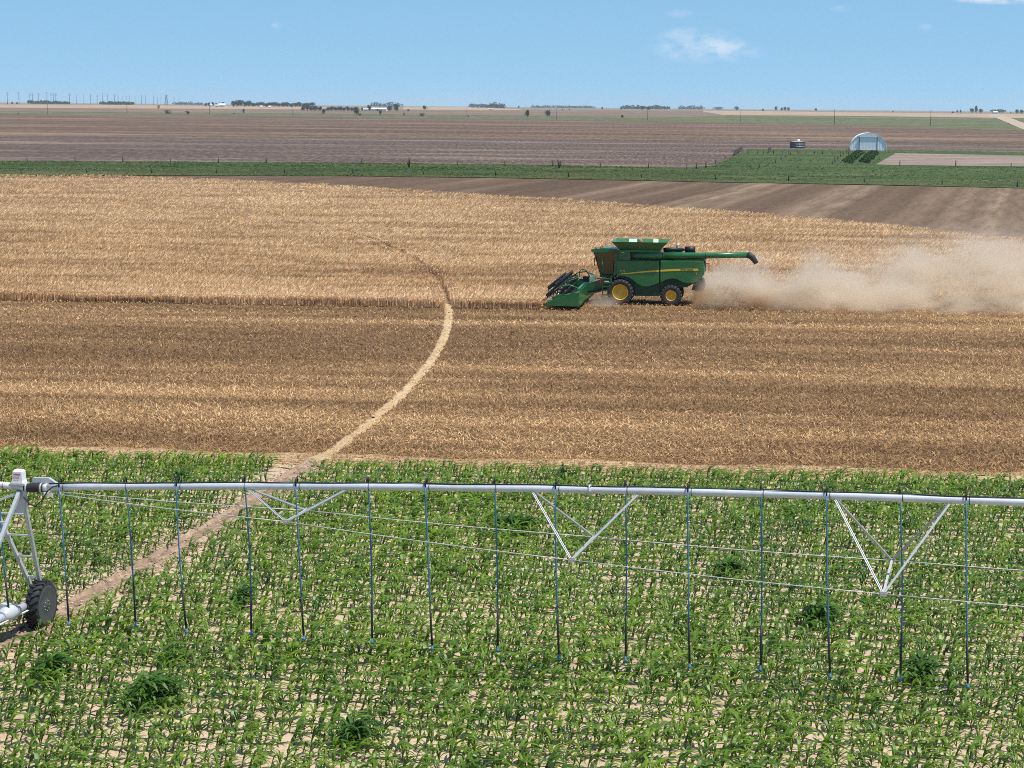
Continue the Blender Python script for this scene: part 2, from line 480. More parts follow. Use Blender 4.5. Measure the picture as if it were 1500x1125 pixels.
M['yellow'] = mat('yellow_paint', (0.80, 0.46, 0.008), 0.45, var=0.12, scale=4)
M['stripe'] = mat('yellow_stripe', (0.80, 0.55, 0.05), 0.45)
dusty(M['yellow'], 1.2)
M['letter'] = mat('dark_letter', (0.02, 0.05, 0.02), 0.6)
M['black'] = mat('black_plastic', (0.014, 0.014, 0.015), 0.5, var=0.25, scale=4)
M['spout'] = mat('spout_rubber', (0.035, 0.037, 0.042), 0.6, var=0.2, scale=4)
M['palemint'] = mat('pale_mint', (0.50, 0.62, 0.54), 0.4, 0.2)  # pale mint: sun reflection painted inside the tank, and a small decal
M['amber'] = mat('amber_lens', (0.72, 0.42, 0.05), 0.3)
M['redlens'] = mat('red_lens', (0.50, 0.02, 0.015), 0.3)
M['orange'] = mat('orange_reflector', (0.75, 0.16, 0.04), 0.5)
M['seat'] = mat('dark_seat', (0.02, 0.022, 0.03), 0.8)
M['grain'] = mat('wheat_grain', (0.45, 0.27, 0.13), 0.9, var=0.2, scale=10)
M['wood'] = mat('weathered_post', (0.085, 0.07, 0.058), 0.9, var=0.3, scale=3)
M['wire'] = mat('fence_wire', (0.16, 0.15, 0.14), 0.6, 0.5)
M['hutsteel'] = mat('corrugated_steel', (0.84, 0.89, 0.96), 0.75, 0.0, var=0.05, scale=0.8)
M['hutwhite'] = mat('white_trim', (0.80, 0.80, 0.79), 0.5)
M['tank'] = mat('dark_tank_steel', (0.12, 0.15, 0.18), 0.55, 0.4, var=0.25, scale=1.2)
M['tanklid'] = mat('rusty_tank_lid', (0.36, 0.25, 0.19), 0.8, var=0.2, scale=1.5)
M['white'] = mat('white_building', (0.78, 0.78, 0.77), 0.6, var=0.05, scale=0.3)
M['roofgrey'] = mat('grey_roof', (0.42, 0.43, 0.45), 0.6)
M['dark'] = mat('dark_opening', (0.03, 0.03, 0.035), 0.7)
M['polewood'] = mat('pole_wood', (0.10, 0.085, 0.075), 0.9)
M['polesteel'] = mat('pole_steel', (0.11, 0.115, 0.12), 0.6)
M['bark'] = mat('bark', (0.07, 0.055, 0.045), 0.95)
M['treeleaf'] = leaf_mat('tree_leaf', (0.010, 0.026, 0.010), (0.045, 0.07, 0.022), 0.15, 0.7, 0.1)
M['hedgeleaf'] = leaf_mat('hedge_leaf', (0.012, 0.035, 0.010), (0.05, 0.095, 0.022), 0.2, 0.6, 0.2)
M['drybrush'] = mat('dry_brush', (0.085, 0.075, 0.058), 0.9)
M['chaff'] = mat('chaff', (0.33, 0.215, 0.115), 0.95, var=0.5, scale=3)
def glass_mat():
    m = bpy.data.materials.new('cab_glass')
    m.use_nodes = True
    t = m.node_tree
    g = N(t, 'ShaderNodeBsdfGlossy'); g.inputs['Roughness'].default_value = 0.05
    g.inputs['Color'].default_value = (0.9, 0.95, 0.95, 1)
    tr = N(t, 'ShaderNodeBsdfTransparent'); tr.inputs['Color'].default_value = (0.13, 0.19, 0.19, 1)
    mx = N(t, 'ShaderNodeMixShader'); mx.inputs[0].default_value = 0.13
    t.links.new(tr.outputs[0], mx.inputs[1]); t.links.new(g.outputs[0], mx.inputs[2])
    t.links.new(mx.outputs[0], t.nodes['Material Output'].inputs['Surface'])
    return m
M['glass'] = glass_mat()

# ------------------------------------------------------------------ the land: one sheet to the horizon and the fields on it
g = MB()
xs = (-60000, -6000, 6000, 60000)
ys = (-3000, 2300, 4600, 70000)
g.add([(x, y, float(prof(y)) - 0.12) for y in ys for x in xs], [(j*4+i, j*4+i+1, (j+1)*4+i+1, (j+1)*4+i) for j in range(3) for i in range(3)])
tag(g.build('ground', M['ground']), 'flat brown farmland running to the horizon', 'ground', kind='structure')

def band(name, cols, z, m, label, cat, nrow=14):
    """a field: cols = (column, far edge, near edge) as seen; laid on the real ground"""
    px0 = [c[0] for c in cols]
    grid = np.unique(np.concatenate([np.linspace(px0[0], px0[-1], 40), px0]))
    top = np.interp(grid, px0, [c[1] for c in cols]); bot = np.interp(grid, px0, [c[2] for c in cols])
    V = []
    for a, t_, b_ in zip(grid, top, bot):
        for k in range(nrow + 1):
            p = gp(a, t_ + (b_ - t_) * k / nrow)
            V.append((p[0], p[1], p[2] + z))
    n = nrow + 1
    Q = [(i*n+k, i*n+k+1, (i+1)*n+k+1, (i+1)*n+k) for i in range(len(grid)-1) for k in range(nrow)]
    return tag(link(name, np_mesh(name, np.array(V), np.array(Q), m)), label, cat, kind='structure')

band('tan_field', [(-400, 150.6, 156), (0, 153, 157.8), (250, 154.6, 159.2), (480, 157, 160.5)], 0.10, M['tanfield'], 'pale ripe field below the power poles on the far left', 'field')
band('brown_field', [(-400, 156, 161), (0, 157.8, 163.2), (250, 159.2, 165.2), (480, 160.5, 166.6), (500, 160.3, 167), (750, 161.6, 169.7), (1000, 161.8, 172), (1060, 162.4, 169.4), (1075, 166, 168.9)], 0.06, M['brownfield'], 'far brown field beyond the dark round trees', 'field')
band('pale_field', [(590, 157, 160.5), (640, 156.7, 161), (700, 157.2, 161.5), (765, 160.5, 161.6)], 0.14, M['tanfield'], 'narrow pale field on the horizon behind the long white shed', 'field')
band('pinkish_field', [(1030, 162, 163.5), (1060, 162.3, 168.6), (1250, 164.6, 170), (1500, 167.2, 173.2), (1900, 171, 177)], 0.10, M['tanfield'], 'pale pinkish field along the horizon on the right', 'field')
band('far_pasture', [(-400, 159.5, 165), (0, 163.4, 167.6), (250, 165.3, 168.8), (500, 167.2, 171.6), (750, 169.9, 174.8), (1000, 172.3, 178.6), (1060, 169.2, 180), (1250, 170.2, 184), (1500, 173.4, 191.5), (1900, 177, 199)], 0.03, M['verge'], 'far strip of dull green pasture with scattered trees', 'pasture')
band('harvested_field', [(-400, 164.8, 196), (0, 167.4, 199), (250, 168.6, 200), (500, 171.4, 201.5), (750, 174.6, 203.5), (1000, 178.4, 206), (1250, 183.8, 208.5), (1500, 191.3, 211), (1900, 198.5, 215)], 0.0, M['harvested'], 'brown harvested field below the far pasture', 'field')
band('fallow_field', [(-400, 195.8, 238), (0, 198.8, 238.5), (500, 201.3, 241), (1000, 205.8, 248.5), (1500, 210.8, 256), (1900, 214.8, 262)], 0.0, M['fallow'], 'purplish grey fallow field behind the grass strip', 'field')
GRASS = [(-400, 233, 259.5), (0, 236, 257.5), (250, 237, 257), (500, 238.7, 257.6), (750, 241.2, 260.8), (1000, 246, 265.7), (1045, 243, 266.7), (1080, 227, 267.2), (1096, 218.5, 267.5), (1300, 219.5, 271), (1500, 223, 275.6), (1900, 227, 284)]
band('grass_strip', GRASS, 0.03, M['grass'], 'green grass strip between two fences with a farmyard on the right', 'grass')
DRY = [(1284, 240.6, 241.2), (1312, 224.6, 242), (1500, 228.3, 244.2), (1900, 235, 251)]
band('dry_patch', DRY, 0.07, M['dryground'], 'bare greyish patch right of the arched steel shed', 'ground')
band('tilled_field', [(-400, 259, 420), (0, 257.2, 400), (250, 256.7, 400), (500, 257.3, 400), (750, 260.5, 400), (1000, 265.4, 400), (1500, 275.3, 410), (1900, 283.5, 420)], -0.06, M['tilled'], 'dark tilled field with pale stripes behind the ripe wheat', 'field')

WT_PX = [-400, 0, 160, 330, 500, 650, 800, 1033, 1267, 1500, 1900]
WT_PY = [257.5, 260, 261, 266, 275, 286, 294.5, 311.5, 331.5, 357.5, 408]
CUT_A = np.array(gp(0, 442)[:2]) + np.array([0.0, 0.45]); CUT_T = R(-4.2)
CUT_D = np.array([math.cos(CUT_T), math.sin(CUT_T)]); CUT_N = np.array([-math.sin(CUT_T), math.cos(CUT_T)])
SWATH = 12.2
PIV_C = np.array([-311.34, 119.61]); PIV_R = 307.48                  # the wheel track is one ring round the far pivot point
def track_off(x, y):
    return np.hypot(x - PIV_C[0], y - PIV_C[1]) - PIV_R
CORN_A = np.array(gp(0, 672)[:2]); CORN_T = R(-5.9)
CORN_D = np.array([math.cos(CORN_T), math.sin(CORN_T)]); CORN_N = np.array([math.sin(CORN_T), -math.cos(CORN_T)])   # towards the camera
def line_y(A, D_, x):
    return A[1] + (x - A[0]) * D_[1] / D_[0]

# ripe wheat ground, stubble ground and corn soil: sheets that butt on each other
def poly_sheet(name, pts, z, m, label, cat):
    b = MB(); b.add([(p[0], p[1], z) for p in pts], [tuple(range(len(pts)))])
    return tag(b.build(name, m), label, cat, kind='structure')
far_edge = [gp(a, b_)[:2] for a, b_ in zip(WT_PX, WT_PY)]
XL, XR = -150.0, 140.0
poly_sheet('wheat_ground', [(XL, line_y(CUT_A, CUT_D, XL)), (XR, line_y(CUT_A, CUT_D, XR))] + [tuple(p) for p in far_edge[::-1] if p[1] > 150], -0.03, M['wheat_soil'], 'soil under the uncut ripe wheat', 'ground')
poly_sheet('stubble_ground', [(XL, line_y(CORN_A, CORN_D, XL)), (XR, line_y(CORN_A, CORN_D, XR)), (XR, line_y(CUT_A, CUT_D, XR) + SWATH), (3, line_y(CUT_A, CUT_D, 3) + SWATH), (3, line_y(CUT_A, CUT_D, 3)), (XL, line_y(CUT_A, CUT_D, XL))], 0.0, M['stubble_soil'], 'brown stubble field between the corn and the uncut wheat', 'field')

# corn soil, lightly uneven
gx = np.arange(-48, 48.01, 0.3); gy = np.arange(0, 62.01, 0.3)
GX, GY = np.meshgrid(gx, gy, indexing='ij')
PX_ = CORN_A[0] + 19 + GX * CORN_D[0] + GY * CORN_N[0]
PY_ = CORN_A[1] + (19) * CORN_D[1] / CORN_D[0] + GX * CORN_D[1] + GY * CORN_N[1]
zz = 0.02 + 0.018 * np.sin(GY * 2 * math.pi / 0.78 + 1.2) + rng.normal(0, 0.012, GX.shape)
nx, ny = GX.shape
idx = np.arange(nx * ny).reshape(nx, ny)
Q = np.stack([idx[:-1, :-1], idx[1:, :-1], idx[1:, 1:], idx[:-1, 1:]], -1).reshape(-1, 4)
tag(link('corn_soil', np_mesh('corn_soil', np.stack([PX_, PY_, zz], -1).reshape(-1, 3), Q, M['soil'], smooth=True)), 'pale pinkish bare soil under the young corn', 'soil', kind='structure')

# the ring-shaped wheel track: a rut in the corn, flattened straw in the stubble
def arc_ribbon(name, a0, a1, prof_pts, m, label, jitter=0.012, step=0.35):
    n = int(abs(a1 - a0) * PIV_R / step)
    k = len(prof_pts)
    V = []
    for i in range(n + 1):
        a = a0 + (a1 - a0) * i / n
        for o_, z in prof_pts:
            r_ = PIV_R + o_ + random.gauss(0, 0.055 if 'straw' in name else 0.03)
            V.append((PIV_C[0] + r_ * math.cos(a), PIV_C[1] + r_ * math.sin(a), z + random.gauss(0, jitter)))
    Q = [(i*k+j, i*k+j+1, (i+1)*k+j+1, (i+1)*k+j) for i in range(n) for j in range(k-1)]
    return tag(link(name, np_mesh(name, np.array(V), np.array(Q), m, smooth=True)), label, 'wheel track', kind='structure')
def ang(px, py):
    p = gp(px, py); return math.atan2(p[1] - PIV_C[1], p[0] - PIV_C[0])
A_EDGE = ang(470, 678); A_CUT = ang(655, 449)
arc_ribbon('corn_wheel_track', ang(-500, 1130), A_EDGE, [(-0.55, 0.0), (-0.42, 0.07), (-0.33, 0.15), (-0.26, 0.17), (-0.20, 0.05), (-0.05, 0.035), (0.12, 0.05), (0.22, 0.12), (0.30, 0.13), (0.40, 0.07), (0.55, 0.0)], M['tracksoil'], 'bare rutted wheel track curving through the corn', 0.018, 0.25)
arc_ribbon('dark_rut', ang(-500, 1130), A_EDGE - 0.001, [(-0.21, 0.075), (-0.15, 0.085), (-0.05, 0.07), (0.05, 0.085), (0.13, 0.07)], M['darksoil'], 'darker tyre rut in the corn wheel track', 0.016, 0.16)  # darker strip with uneven edges along the rut floor
arc_ribbon('straw_wheel_track', A_EDGE - 0.002, A_CUT + 0.004, [(-0.24, 0.0), (-0.17, 0.07), (-0.06, 0.06), (0.06, 0.05), (0.17, 0.07), (0.24, 0.0)], M['straw'], 'pale straw wheel track curving through the stubble', 0.02, 0.4)

# chaff swept along the corn edge
gx = np.arange(-40, 45, 0.4); V = []
for a_ in gx:
    for o_, z_ in ((-0.5, 0.03), (0.6, 0.075), (2.2, 0.08), (2.9, 0.012)):
        q_ = CORN_A + (a_ + 19)*CORN_D - CORN_N * (o_ + random.gauss(0, 0.12) + 0.25*math.sin(a_*0.7))
        V.append((q_[0], q_[1], z_ + random.gauss(0, 0.008)))
Q = [(i*4+j, i*4+j+1, (i+1)*4+j+1, (i+1)*4+j) for i in range(len(gx)-1) for j in range(3)]
tag(link('straw_margin', np_mesh('straw_margin', np.array(V), np.array(Q), M['straw'], smooth=True)), 'pale strip of chaff along the edge of the corn', 'straw', kind='structure')

# ------------------------------------------------------------------ ripe wheat and stubble (nobody could count it)
WIND = np.array([1.0, -0.12])
def blades(x, y, h, w, lean, nb, bend=0.75, z0=0.0, windy=0.5, root=0.0, head=1.0):
    n = len(x)
    x = np.repeat(x, nb); y = np.repeat(y, nb); h = np.repeat(h, nb) * rng.uniform(0.75, 1.15, n*nb); w = np.repeat(w, nb)
    a = rng.uniform(0, 2*math.pi, n*nb); b = rng.uniform(0, 2*math.pi, n*nb)
    sp = np.repeat(lean, nb)
    x = x + np.cos(b) * sp * 0.35; y = y + np.sin(b) * sp * 0.35
    lx = np.cos(b) * sp + WIND[0] * sp * windy; ly = np.sin(b) * sp + WIND[1] * sp * windy
    wx, wy = np.cos(a) * w / 2, np.sin(a) * w / 2
    zero = np.zeros_like(x)
    S = []
    for (fr, fz, fw) in ((0.0, root, 0.7), (0.35, bend, 1.0), (1.0, 1.0, head)):
        cx, cy, cz = x + lx * fr, y + ly * fr, z0 + h * fz
        S.append(np.stack([cx - wx*fw, cy - wy*fw, cz], -1)); S.append(np.stack([cx + wx*fw, cy + wy*fw, cz], -1))
    V = np.stack(S, 1).reshape(-1, 3)
    base = np.arange(n*nb)[:, None] * 6
    Q = np.concatenate([base + np.array([0, 1, 3, 2]), base + np.array([2, 3, 5, 4])], 0)
    t_ = np.repeat(rng.uniform(0, 1, n*nb), 6)
    return V, Q, t_
def smooth_noise(x, y, sx, sy, seed, oct_=3):
    """cheap value noise"""
    r_ = np.random.default_rng(seed)
    tab = r_.uniform(-1, 1, (256, 256))
    out_ = np.zeros_like(x); amp = 1.0
    for o_ in range(oct_):
        u = x / sx * 2**o_ + 40.3; v = y / sy * 2**o_ + 71.7
        iu, iv = np.floor(u).astype(int), np.floor(v).astype(int)
        fu, fv = u - iu, v - iv
        fu = fu*fu*(3-2*fu); fv = fv*fv*(3-2*fv)
        g_ = lambda a, b: tab[a % 256, b % 256]
        out_ += amp * ((g_(iu, iv)*(1-fu) + g_(iu+1, iv)*fu)*(1-fv) + (g_(iu, iv+1)*(1-fu) + g_(iu+1, iv+1)*fu)*fv)
        amp *= 0.5
    return out_ / 1.75
cr, sr = math.cos(ROW), math.sin(ROW)
CTH = R(7)                                    # heading of the combine
def crot(x_, y_): return np.array([x_*math.cos(CTH) + y_*math.sin(CTH), -x_*math.sin(CTH) + y_*math.cos(CTH)])
g0 = gp(908, 447)[:2]
CO = g0 - crot(0, -1.75)
def uncut(x_, y_):
    """ripe wheat still stands here: beyond the cut line, and not yet taken by the header"""
    lx_ = (x_ - CO[0])*math.cos(CTH) - (y_ - CO[1])*math.sin(CTH)
    ly_ = (x_ - CO[0])*math.sin(CTH) + (y_ - CO[1])*math.cos(CTH)
    s_ = (x_ - CUT_A[0]) * CUT_N[0] + (y_ - CUT_A[1]) * CUT_N[1]
    return np.where(lx_ < -4.3, s_ > 0.03, ly_ > 6.25)
HEADER_X = 2.2
# wheat
n = 172000
px = rng.uniform(-110, 1610, n); py = rng.uniform(255, 462, n)
x, y = gpv(px, py)
keep = (py > np.interp(px, WT_PX, WT_PY)) & uncut(x, y - 0.30) & (np.abs(track_off(x, y)) > 0.42)
x, y = x[keep], y[keep]
# a dense fringe along the fresh cut and beside the wheel track
xe = rng.uniform(-48, HEADER_X, 13000); se = rng.uniform(0, 1, 13000)**1.5 * 1.2
xf = xe + CUT_N[0] * se; yf = line_y(CUT_A, CUT_D, xe) + CUT_N[1] * se
at_ = rng.uniform(A_CUT, ang(500, 345), 9000); ot = (0.22 + 0.6*rng.uniform(0, 1, 9000)) * np.where(rng.uniform(0, 1, 9000) < 0.6, 1, -1)
xt = PIV_C[0] + (PIV_R + ot) * np.cos(at_); yt = PIV_C[1] + (PIV_R + ot) * np.sin(at_)
k2 = ((np.abs(track_off(xf, yf)) > 0.36))
nmain = len(x)
x = np.concatenate([x, xf[k2], xt]); y = np.concatenate([y, yf[k2], yt])
u_, v_ = x*cr + y*sr, -x*sr + y*cr
hn = smooth_noise(u_, v_, 8.0, 1.5, 3); hn2 = smooth_noise(u_, v_, 40.0, 9.0, 5)
hn3 = smooth_noise(u_, v_, 12.0, 1.2, 9)
h = 0.60 + 0.11 * hn + 0.06 * hn2 - 0.20 * np.clip(-hn3 - 0.28, 0, 0.6) / 0.35
dist = np.clip(y / 140.0, 0.9, 3.0)
m_ = np.arange(len(x)) < nmain
V1, Q1, t1 = blades(x[~m_], y[~m_], h[~m_], 0.055 * dist[~m_]**0.75, 0.07 * np.sqrt(dist[~m_]), 2, 0.90, -0.03, 0.8, 0.2, 0.8)
V2, Q2, t2 = blades(x[m_], y[m_], h[m_], 0.040 * dist[m_]**0.8, 0.21 * np.sqrt(dist[m_]), 4, 0.86, -0.03, 0.9, 0.0, 0.8)
V2 = V2.reshape(-1, 6, 3)[:, 2:]                     # deep in the crop only the heads and upper stems can be seen
V2[:, :2, 2] -= 0.10
n2 = len(V2)
V = np.concatenate([V1, V2.reshape(-1, 3)])
Q = np.concatenate([Q1, len(V1) + np.arange(n2)[:, None]*4 + np.array([0, 1, 3, 2])])
t_ = np.concatenate([t1, t2.reshape(-1, 6)[:, 2:].ravel()])
tag(link('ripe_wheat', np_mesh('ripe_wheat', V, Q, M['wheat'], t_)), 'uncut ripe golden wheat behind the combine', 'wheat', kind='stuff')
# stubble: short upright stalks in drill rows and loose straw lying between them
n = 250000
px = rng.uniform(-120, 1620, n); py = rng.uniform(425, 702, n)
x, y = gpv(px, py)
rowv = -x*sr + y*cr
rowq = np.round(rowv / 0.38) * 0.38 + rng.normal(0, 0.07, n)
dv = rowq - rowv
x, y = x - sr*dv, y + cr*dv
s_corn = (x - CORN_A[0]) * CORN_N[0] + (y - CORN_A[1]) * CORN_N[1]
u_, v_ = x*cr + y*sr, -x*sr + y*cr
dn = smooth_noise(u_, v_, 22.0, 2.2, 11)
keep = ~uncut(x, y) & (s_corn < -0.15) & ((np.abs(track_off(x, y)) > 0.24) | (rng.uniform(0, 1, len(x)) < 0.22))
x, y, dn, s_corn = x[keep], y[keep], dn[keep], s_corn[keep]
n = len(x)
lying = (np.abs(track_off(x, y)) < 0.24) | (rng.uniform(0, 1, n) < np.clip(0.42 - 0.3*dn + 0.5*np.exp((s_corn + 1.5) / 1.2), 0.1, 1))
az = rng.uniform(0, 2*math.pi, n)
dx, dy = np.cos(az), np.sin(az)
kk = np.clip(y / 95, 0.85, 1.5)
hw = np.where(lying, 0.0125, 0.011) * kk * rng.uniform(0.7, 1.3, n)
Ls = np.where(lying, rng.uniform(0.05, 0.16, n), 0.0)
hh = np.where(lying, rng.uniform(0.0, 0.10, n), rng.uniform(0.07, 0.17, n) * (1 + 0.25*dn))
lx, ly = np.where(lying, dx*Ls, dx*0.06), np.where(lying, dy*Ls, dy*0.06)
z0 = np.where(lying, rng.uniform(0.02, 0.13, n), 0.0)
wx, wy = -dy*hw, dx*hw
p0 = np.stack([x - lx, y - ly, z0], -1); p1 = np.stack([x + lx, y + ly, z0 + hh], -1); w_ = np.stack([wx, wy, np.zeros(n)], -1)
V = np.stack([p0 - w_, p0 + w_, p1 + w_, p1 - w_], 1).reshape(-1, 3)
Q = np.arange(4*n).reshape(-1, 4)
t_ = np.repeat(np.where(lying, rng.uniform(0.45, 1.25, n), rng.uniform(0.0, 0.9, n)), 4)
tag(link('wheat_stubble', np_mesh('wheat_stubble', V, Q, M['stubble'], t_)), 'short cut wheat stubble with loose straw between corn and combine', 'stubble', kind='stuff')

# ------------------------------------------------------------------ young corn
def corn_proto(seed, big=1.0):
    r_ = random.Random(seed)
    H_ = 0.30 * big * r_.uniform(0.9, 1.1)
    lean = r_.uniform(0.03, 0.10)
    st = MB()
    st.tube([(0, 0, -0.02), (lean*0.4, 0, H_*0.55), (lean, 0, H_)], [0.014, 0.012, 0.006], 4, False)
    leaves = []
    az0 = r_.uniform(0, math.pi)
    nl = r_.choice((6, 7, 7))
    for i in range(nl):
        f_ = i / (nl - 1)
        zb = H_ * (0.22 + 0.78 * f_)
        az = az0 + math.pi * (i % 2) + r_.uniform(-0.5, 0.5)
        # wind from the left turns the blades to the right
        dx, dy = math.cos(az) + 0.95, math.sin(az) - 0.05
        L_ = (0.33 + 0.22 * math.sin(math.pi * (0.2 + 0.7 * f_))) * big * r_.uniform(0.85, 1.15)
        k = math.hypot(dx, dy) + 1e-6
        dx, dy = dx / k, dy / k
        th0 = R(r_.uniform(48, 72)) + f_ * R(12); th1 = R(r_.uniform(-65, -10))
        W_ = 0.029 * big * r_.uniform(0.85, 1.25)
        tw = r_.uniform(-0.5, 0.5)
        p = [lean * f_ * 0.9, 0.0, zb]
        V_, ns = [], 4
        for s_ in range(ns + 1):
            q = s_ / ns
            wv = W_ * (0.55 + 1.3*q) * (1 - q**2.2) if s_ < ns else 0.0
            tz = math.sin(tw + q * tw) * wv * 0.5
            nxv, nyv = -dy * wv, dx * wv
            if s_ < ns:
                V_ += [(p[0]-nxv, p[1]-nyv, p[2]-tz), (p[0]+nxv, p[1]+nyv, p[2]+tz)]
            else:
                V_ += [(p[0], p[1], p[2])]
            th = th0 + (th1 - th0) * (q + 0.12)
            stp = L_ / ns
            p = [p[0] + dx*math.cos(th)*stp + 0.02*q, p[1] + dy*math.cos(th)*stp, p[2] + math.sin(th)*stp]
        F_ = [(2*i_, 2*i_+1, 2*i_+3, 2*i_+2) for i_ in range(ns-1)] + [(2*ns-2, 2*ns-1, 2*ns, 2*ns)]
        leaves.append((V_, F_))
    return st, leaves
NPROTO = 14
protos = [corn_proto(100 + i) for i in range(NPROTO)]
def tri_arrays(st, leaves):
    V_, T_, stalk = [], [], []
    def put(vv, ff, isst):
        b = len(V_)
        V_.extend(vv)
        for q in ff:
            T_.append((b+q[0], b+q[1], b+q[2]))
            if len(q) > 3 and q[3] != q[2]: T_.append((b+q[0], b+q[2], b+q[3]))
        stalk.extend([isst] * len(vv))
    put(st.v, st.f, 1)
    for vv, ff in leaves: put(vv, ff, 0)
    return np.array(V_), np.array(T_), np.array(stalk)
arr = [tri_arrays(*p) for p in protos]

ROWSP = 0.78
pos = []
for k in range(0, 66):
    s_ = 0.45 + ROWSP * k
    t = np.arange(-26, 66, 0.155) + rng.normal(0, 0.03, len(np.arange(-26, 66, 0.155)))
    lat = s_ + rng.normal(0, 0.018, len(t))
    pos.append(np.stack([CORN_A[0] + t*CORN_D[0] + lat*CORN_N[0], CORN_A[1] + t*CORN_D[1] + lat*CORN_N[1]], -1))
pos = np.concatenate(pos)
ppx, ppy = pjv(pos[:, 0], pos[:, 1], 0.0)
off = track_off(pos[:, 0], pos[:, 1])
edge_s = (pos[:, 0] - CORN_A[0]) * CORN_N[0] + (pos[:, 1] - CORN_A[1]) * CORN_N[1]
weak = smooth_noise(pos[:, 0], pos[:, 1], 4.5, 3.0, 21)
vig = smooth_noise(pos[:, 0], pos[:, 1], 9.0, 6.0, 22)
keep = (pos[:, 1] > 30) & (ppx > -160) & (ppx < 1660) & (ppy < 1260) & (np.abs(off + 0.03) > 0.36 + rng.normal(0, 0.08, len(pos)))
keep &= ~((off < 0) & (off > -1.25) & (edge_s < 3.0))                    # bare corner where the track leaves the corn
keep &= rng.uniform(0, 1, len(pos)) > 0.05 + 0.30 * np.clip(weak - 0.2, 0, 1)
pos, off, weak, vig, ppx, ppy = pos[keep], off[keep], weak[keep], vig[keep], ppx[keep], ppy[keep]
size = (1.0 + 0.16 * vig - 0.14 * np.clip(weak, -1, 1)) * rng.uniform(0.68, 1.12, len(pos))
size *= np.where(np.abs(off) < 1.1, 0.8, 1.0)
yaw = rng.normal(0, 0.42, len(pos))
pid = rng.integers(0, NPROTO, len(pos))
ptint = np.clip(0.46 + 0.25*vig + rng.normal(0, 0.26, len(pos)), 0, 1)
# the 300 front plants, each a thing of its own
infr = (ppx > -6) & (ppx < 1506) & (ppy < 1140)
order = np.argsort(np.where(infr, -ppy, 1e9))[:300]
front = np.zeros(len(pos), bool); front[order] = True
Vs, Ts, Tt, Vb = [], [], [], 0
for p in range(NPROTO):
    sel = np.where((pid == p) & ~front)[0]
    if not len(sel): continue
    V0, T0, st0 = arr[p]
    c, s_ = np.cos(yaw[sel]) * size[sel], np.sin(yaw[sel]) * size[sel]
    X = pos[sel, 0][:, None] + V0[None, :, 0]*c[:, None] - V0[None, :, 1]*s_[:, None]
    Y = pos[sel, 1][:, None] + V0[None, :, 0]*s_[:, None] + V0[None, :, 1]*c[:, None]
    Z = 0.015 + V0[None, :, 2] * size[sel][:, None]
    Vs.append(np.stack([X, Y, Z], -1).reshape(-1, 3))
    nb = len(V0)
    Ts.append((T0[None] + (np.arange(len(sel)) * nb)[:, None, None] + Vb).reshape(-1, 3))
    Tt.append((np.repeat(ptint[sel], nb) + rng.normal(0, 0.12, len(sel)*nb)))
    Vb += len(sel) * nb
tag(link('corn_rows', np_mesh('corn_rows', np.concatenate(Vs), np.concatenate(Ts), M['corn'], np.clip(np.concatenate(Tt), 0, 1))), 'rows of young green corn leaning in the wind on pale soil', 'corn', kind='stuff')
pm = []
for p in range(NPROTO):
    st, leaves = protos[p]
    sme = st.mesh('stalk', M['cornstalk'])
    lm = []
    for vv, ff in leaves:
        T = []
        for q in ff:
            T.append((q[0], q[1], q[2]))
            if q[3] != q[2]: T.append((q[0], q[2], q[3]))
        lm.append(np_mesh('leaf', np.array(vv), np.array(T), M['corn'], np.full(len(vv), random.uniform(0.15, 0.9))))
    pm.append((sme, lm))
for i in order:
    o = empty('corn_plant', (pos[i, 0], pos[i, 1], 0.015), float(yaw[i]))
    o.scale = (float(size[i]),) * 3
    tag(o, 'young green corn plant in the front rows along the bottom edge of the picture', 'corn plant', 'front corn plants')
    sme, lm = pm[pid[i]]
    link('stalk', sme, o)
    for me in lm: link('leaf', me, o)

# dense dark volunteer clumps standing out from the rows
def corn_clump(px, py, wx, wy, count, big, label):
    c0 = gp(px, py)
    V_, T_, tt = [], [], []
    b = 0
    for j in range(count):
        a = random.uniform(0, 2*math.pi); rr = min(1.25, abs(random.gauss(0, 0.65)))
        dx, dy = wx * rr * math.cos(a), wy * rr * math.sin(a)
        V0, T0, _ = arr[random.randrange(NPROTO)]
        yw = random.gauss(0, 0.7); sc = big * random.uniform(0.6, 1.2) * (1 - 0.22*rr)
        c, s_ = math.cos(yw)*sc, math.sin(yw)*sc
        V_.append(np.stack([dx + V0[:, 0]*c - V0[:, 1]*s_, dy + V0[:, 0]*s_ + V0[:, 1]*c, V0[:, 2]*sc*1.15], -1))
        T_.append(T0 + b); b += len(V0)
        tt.append(np.full(len(V0), random.random()))
    o = link('corn_clump', np_mesh('corn_clump', np.concatenate(V_), np.concatenate(T_), M['clump'], np.concatenate(tt)), None, (c0[0], c0[1], 0.015))
    tag(o, label, 'corn clump', 'dark volunteer corn clumps')
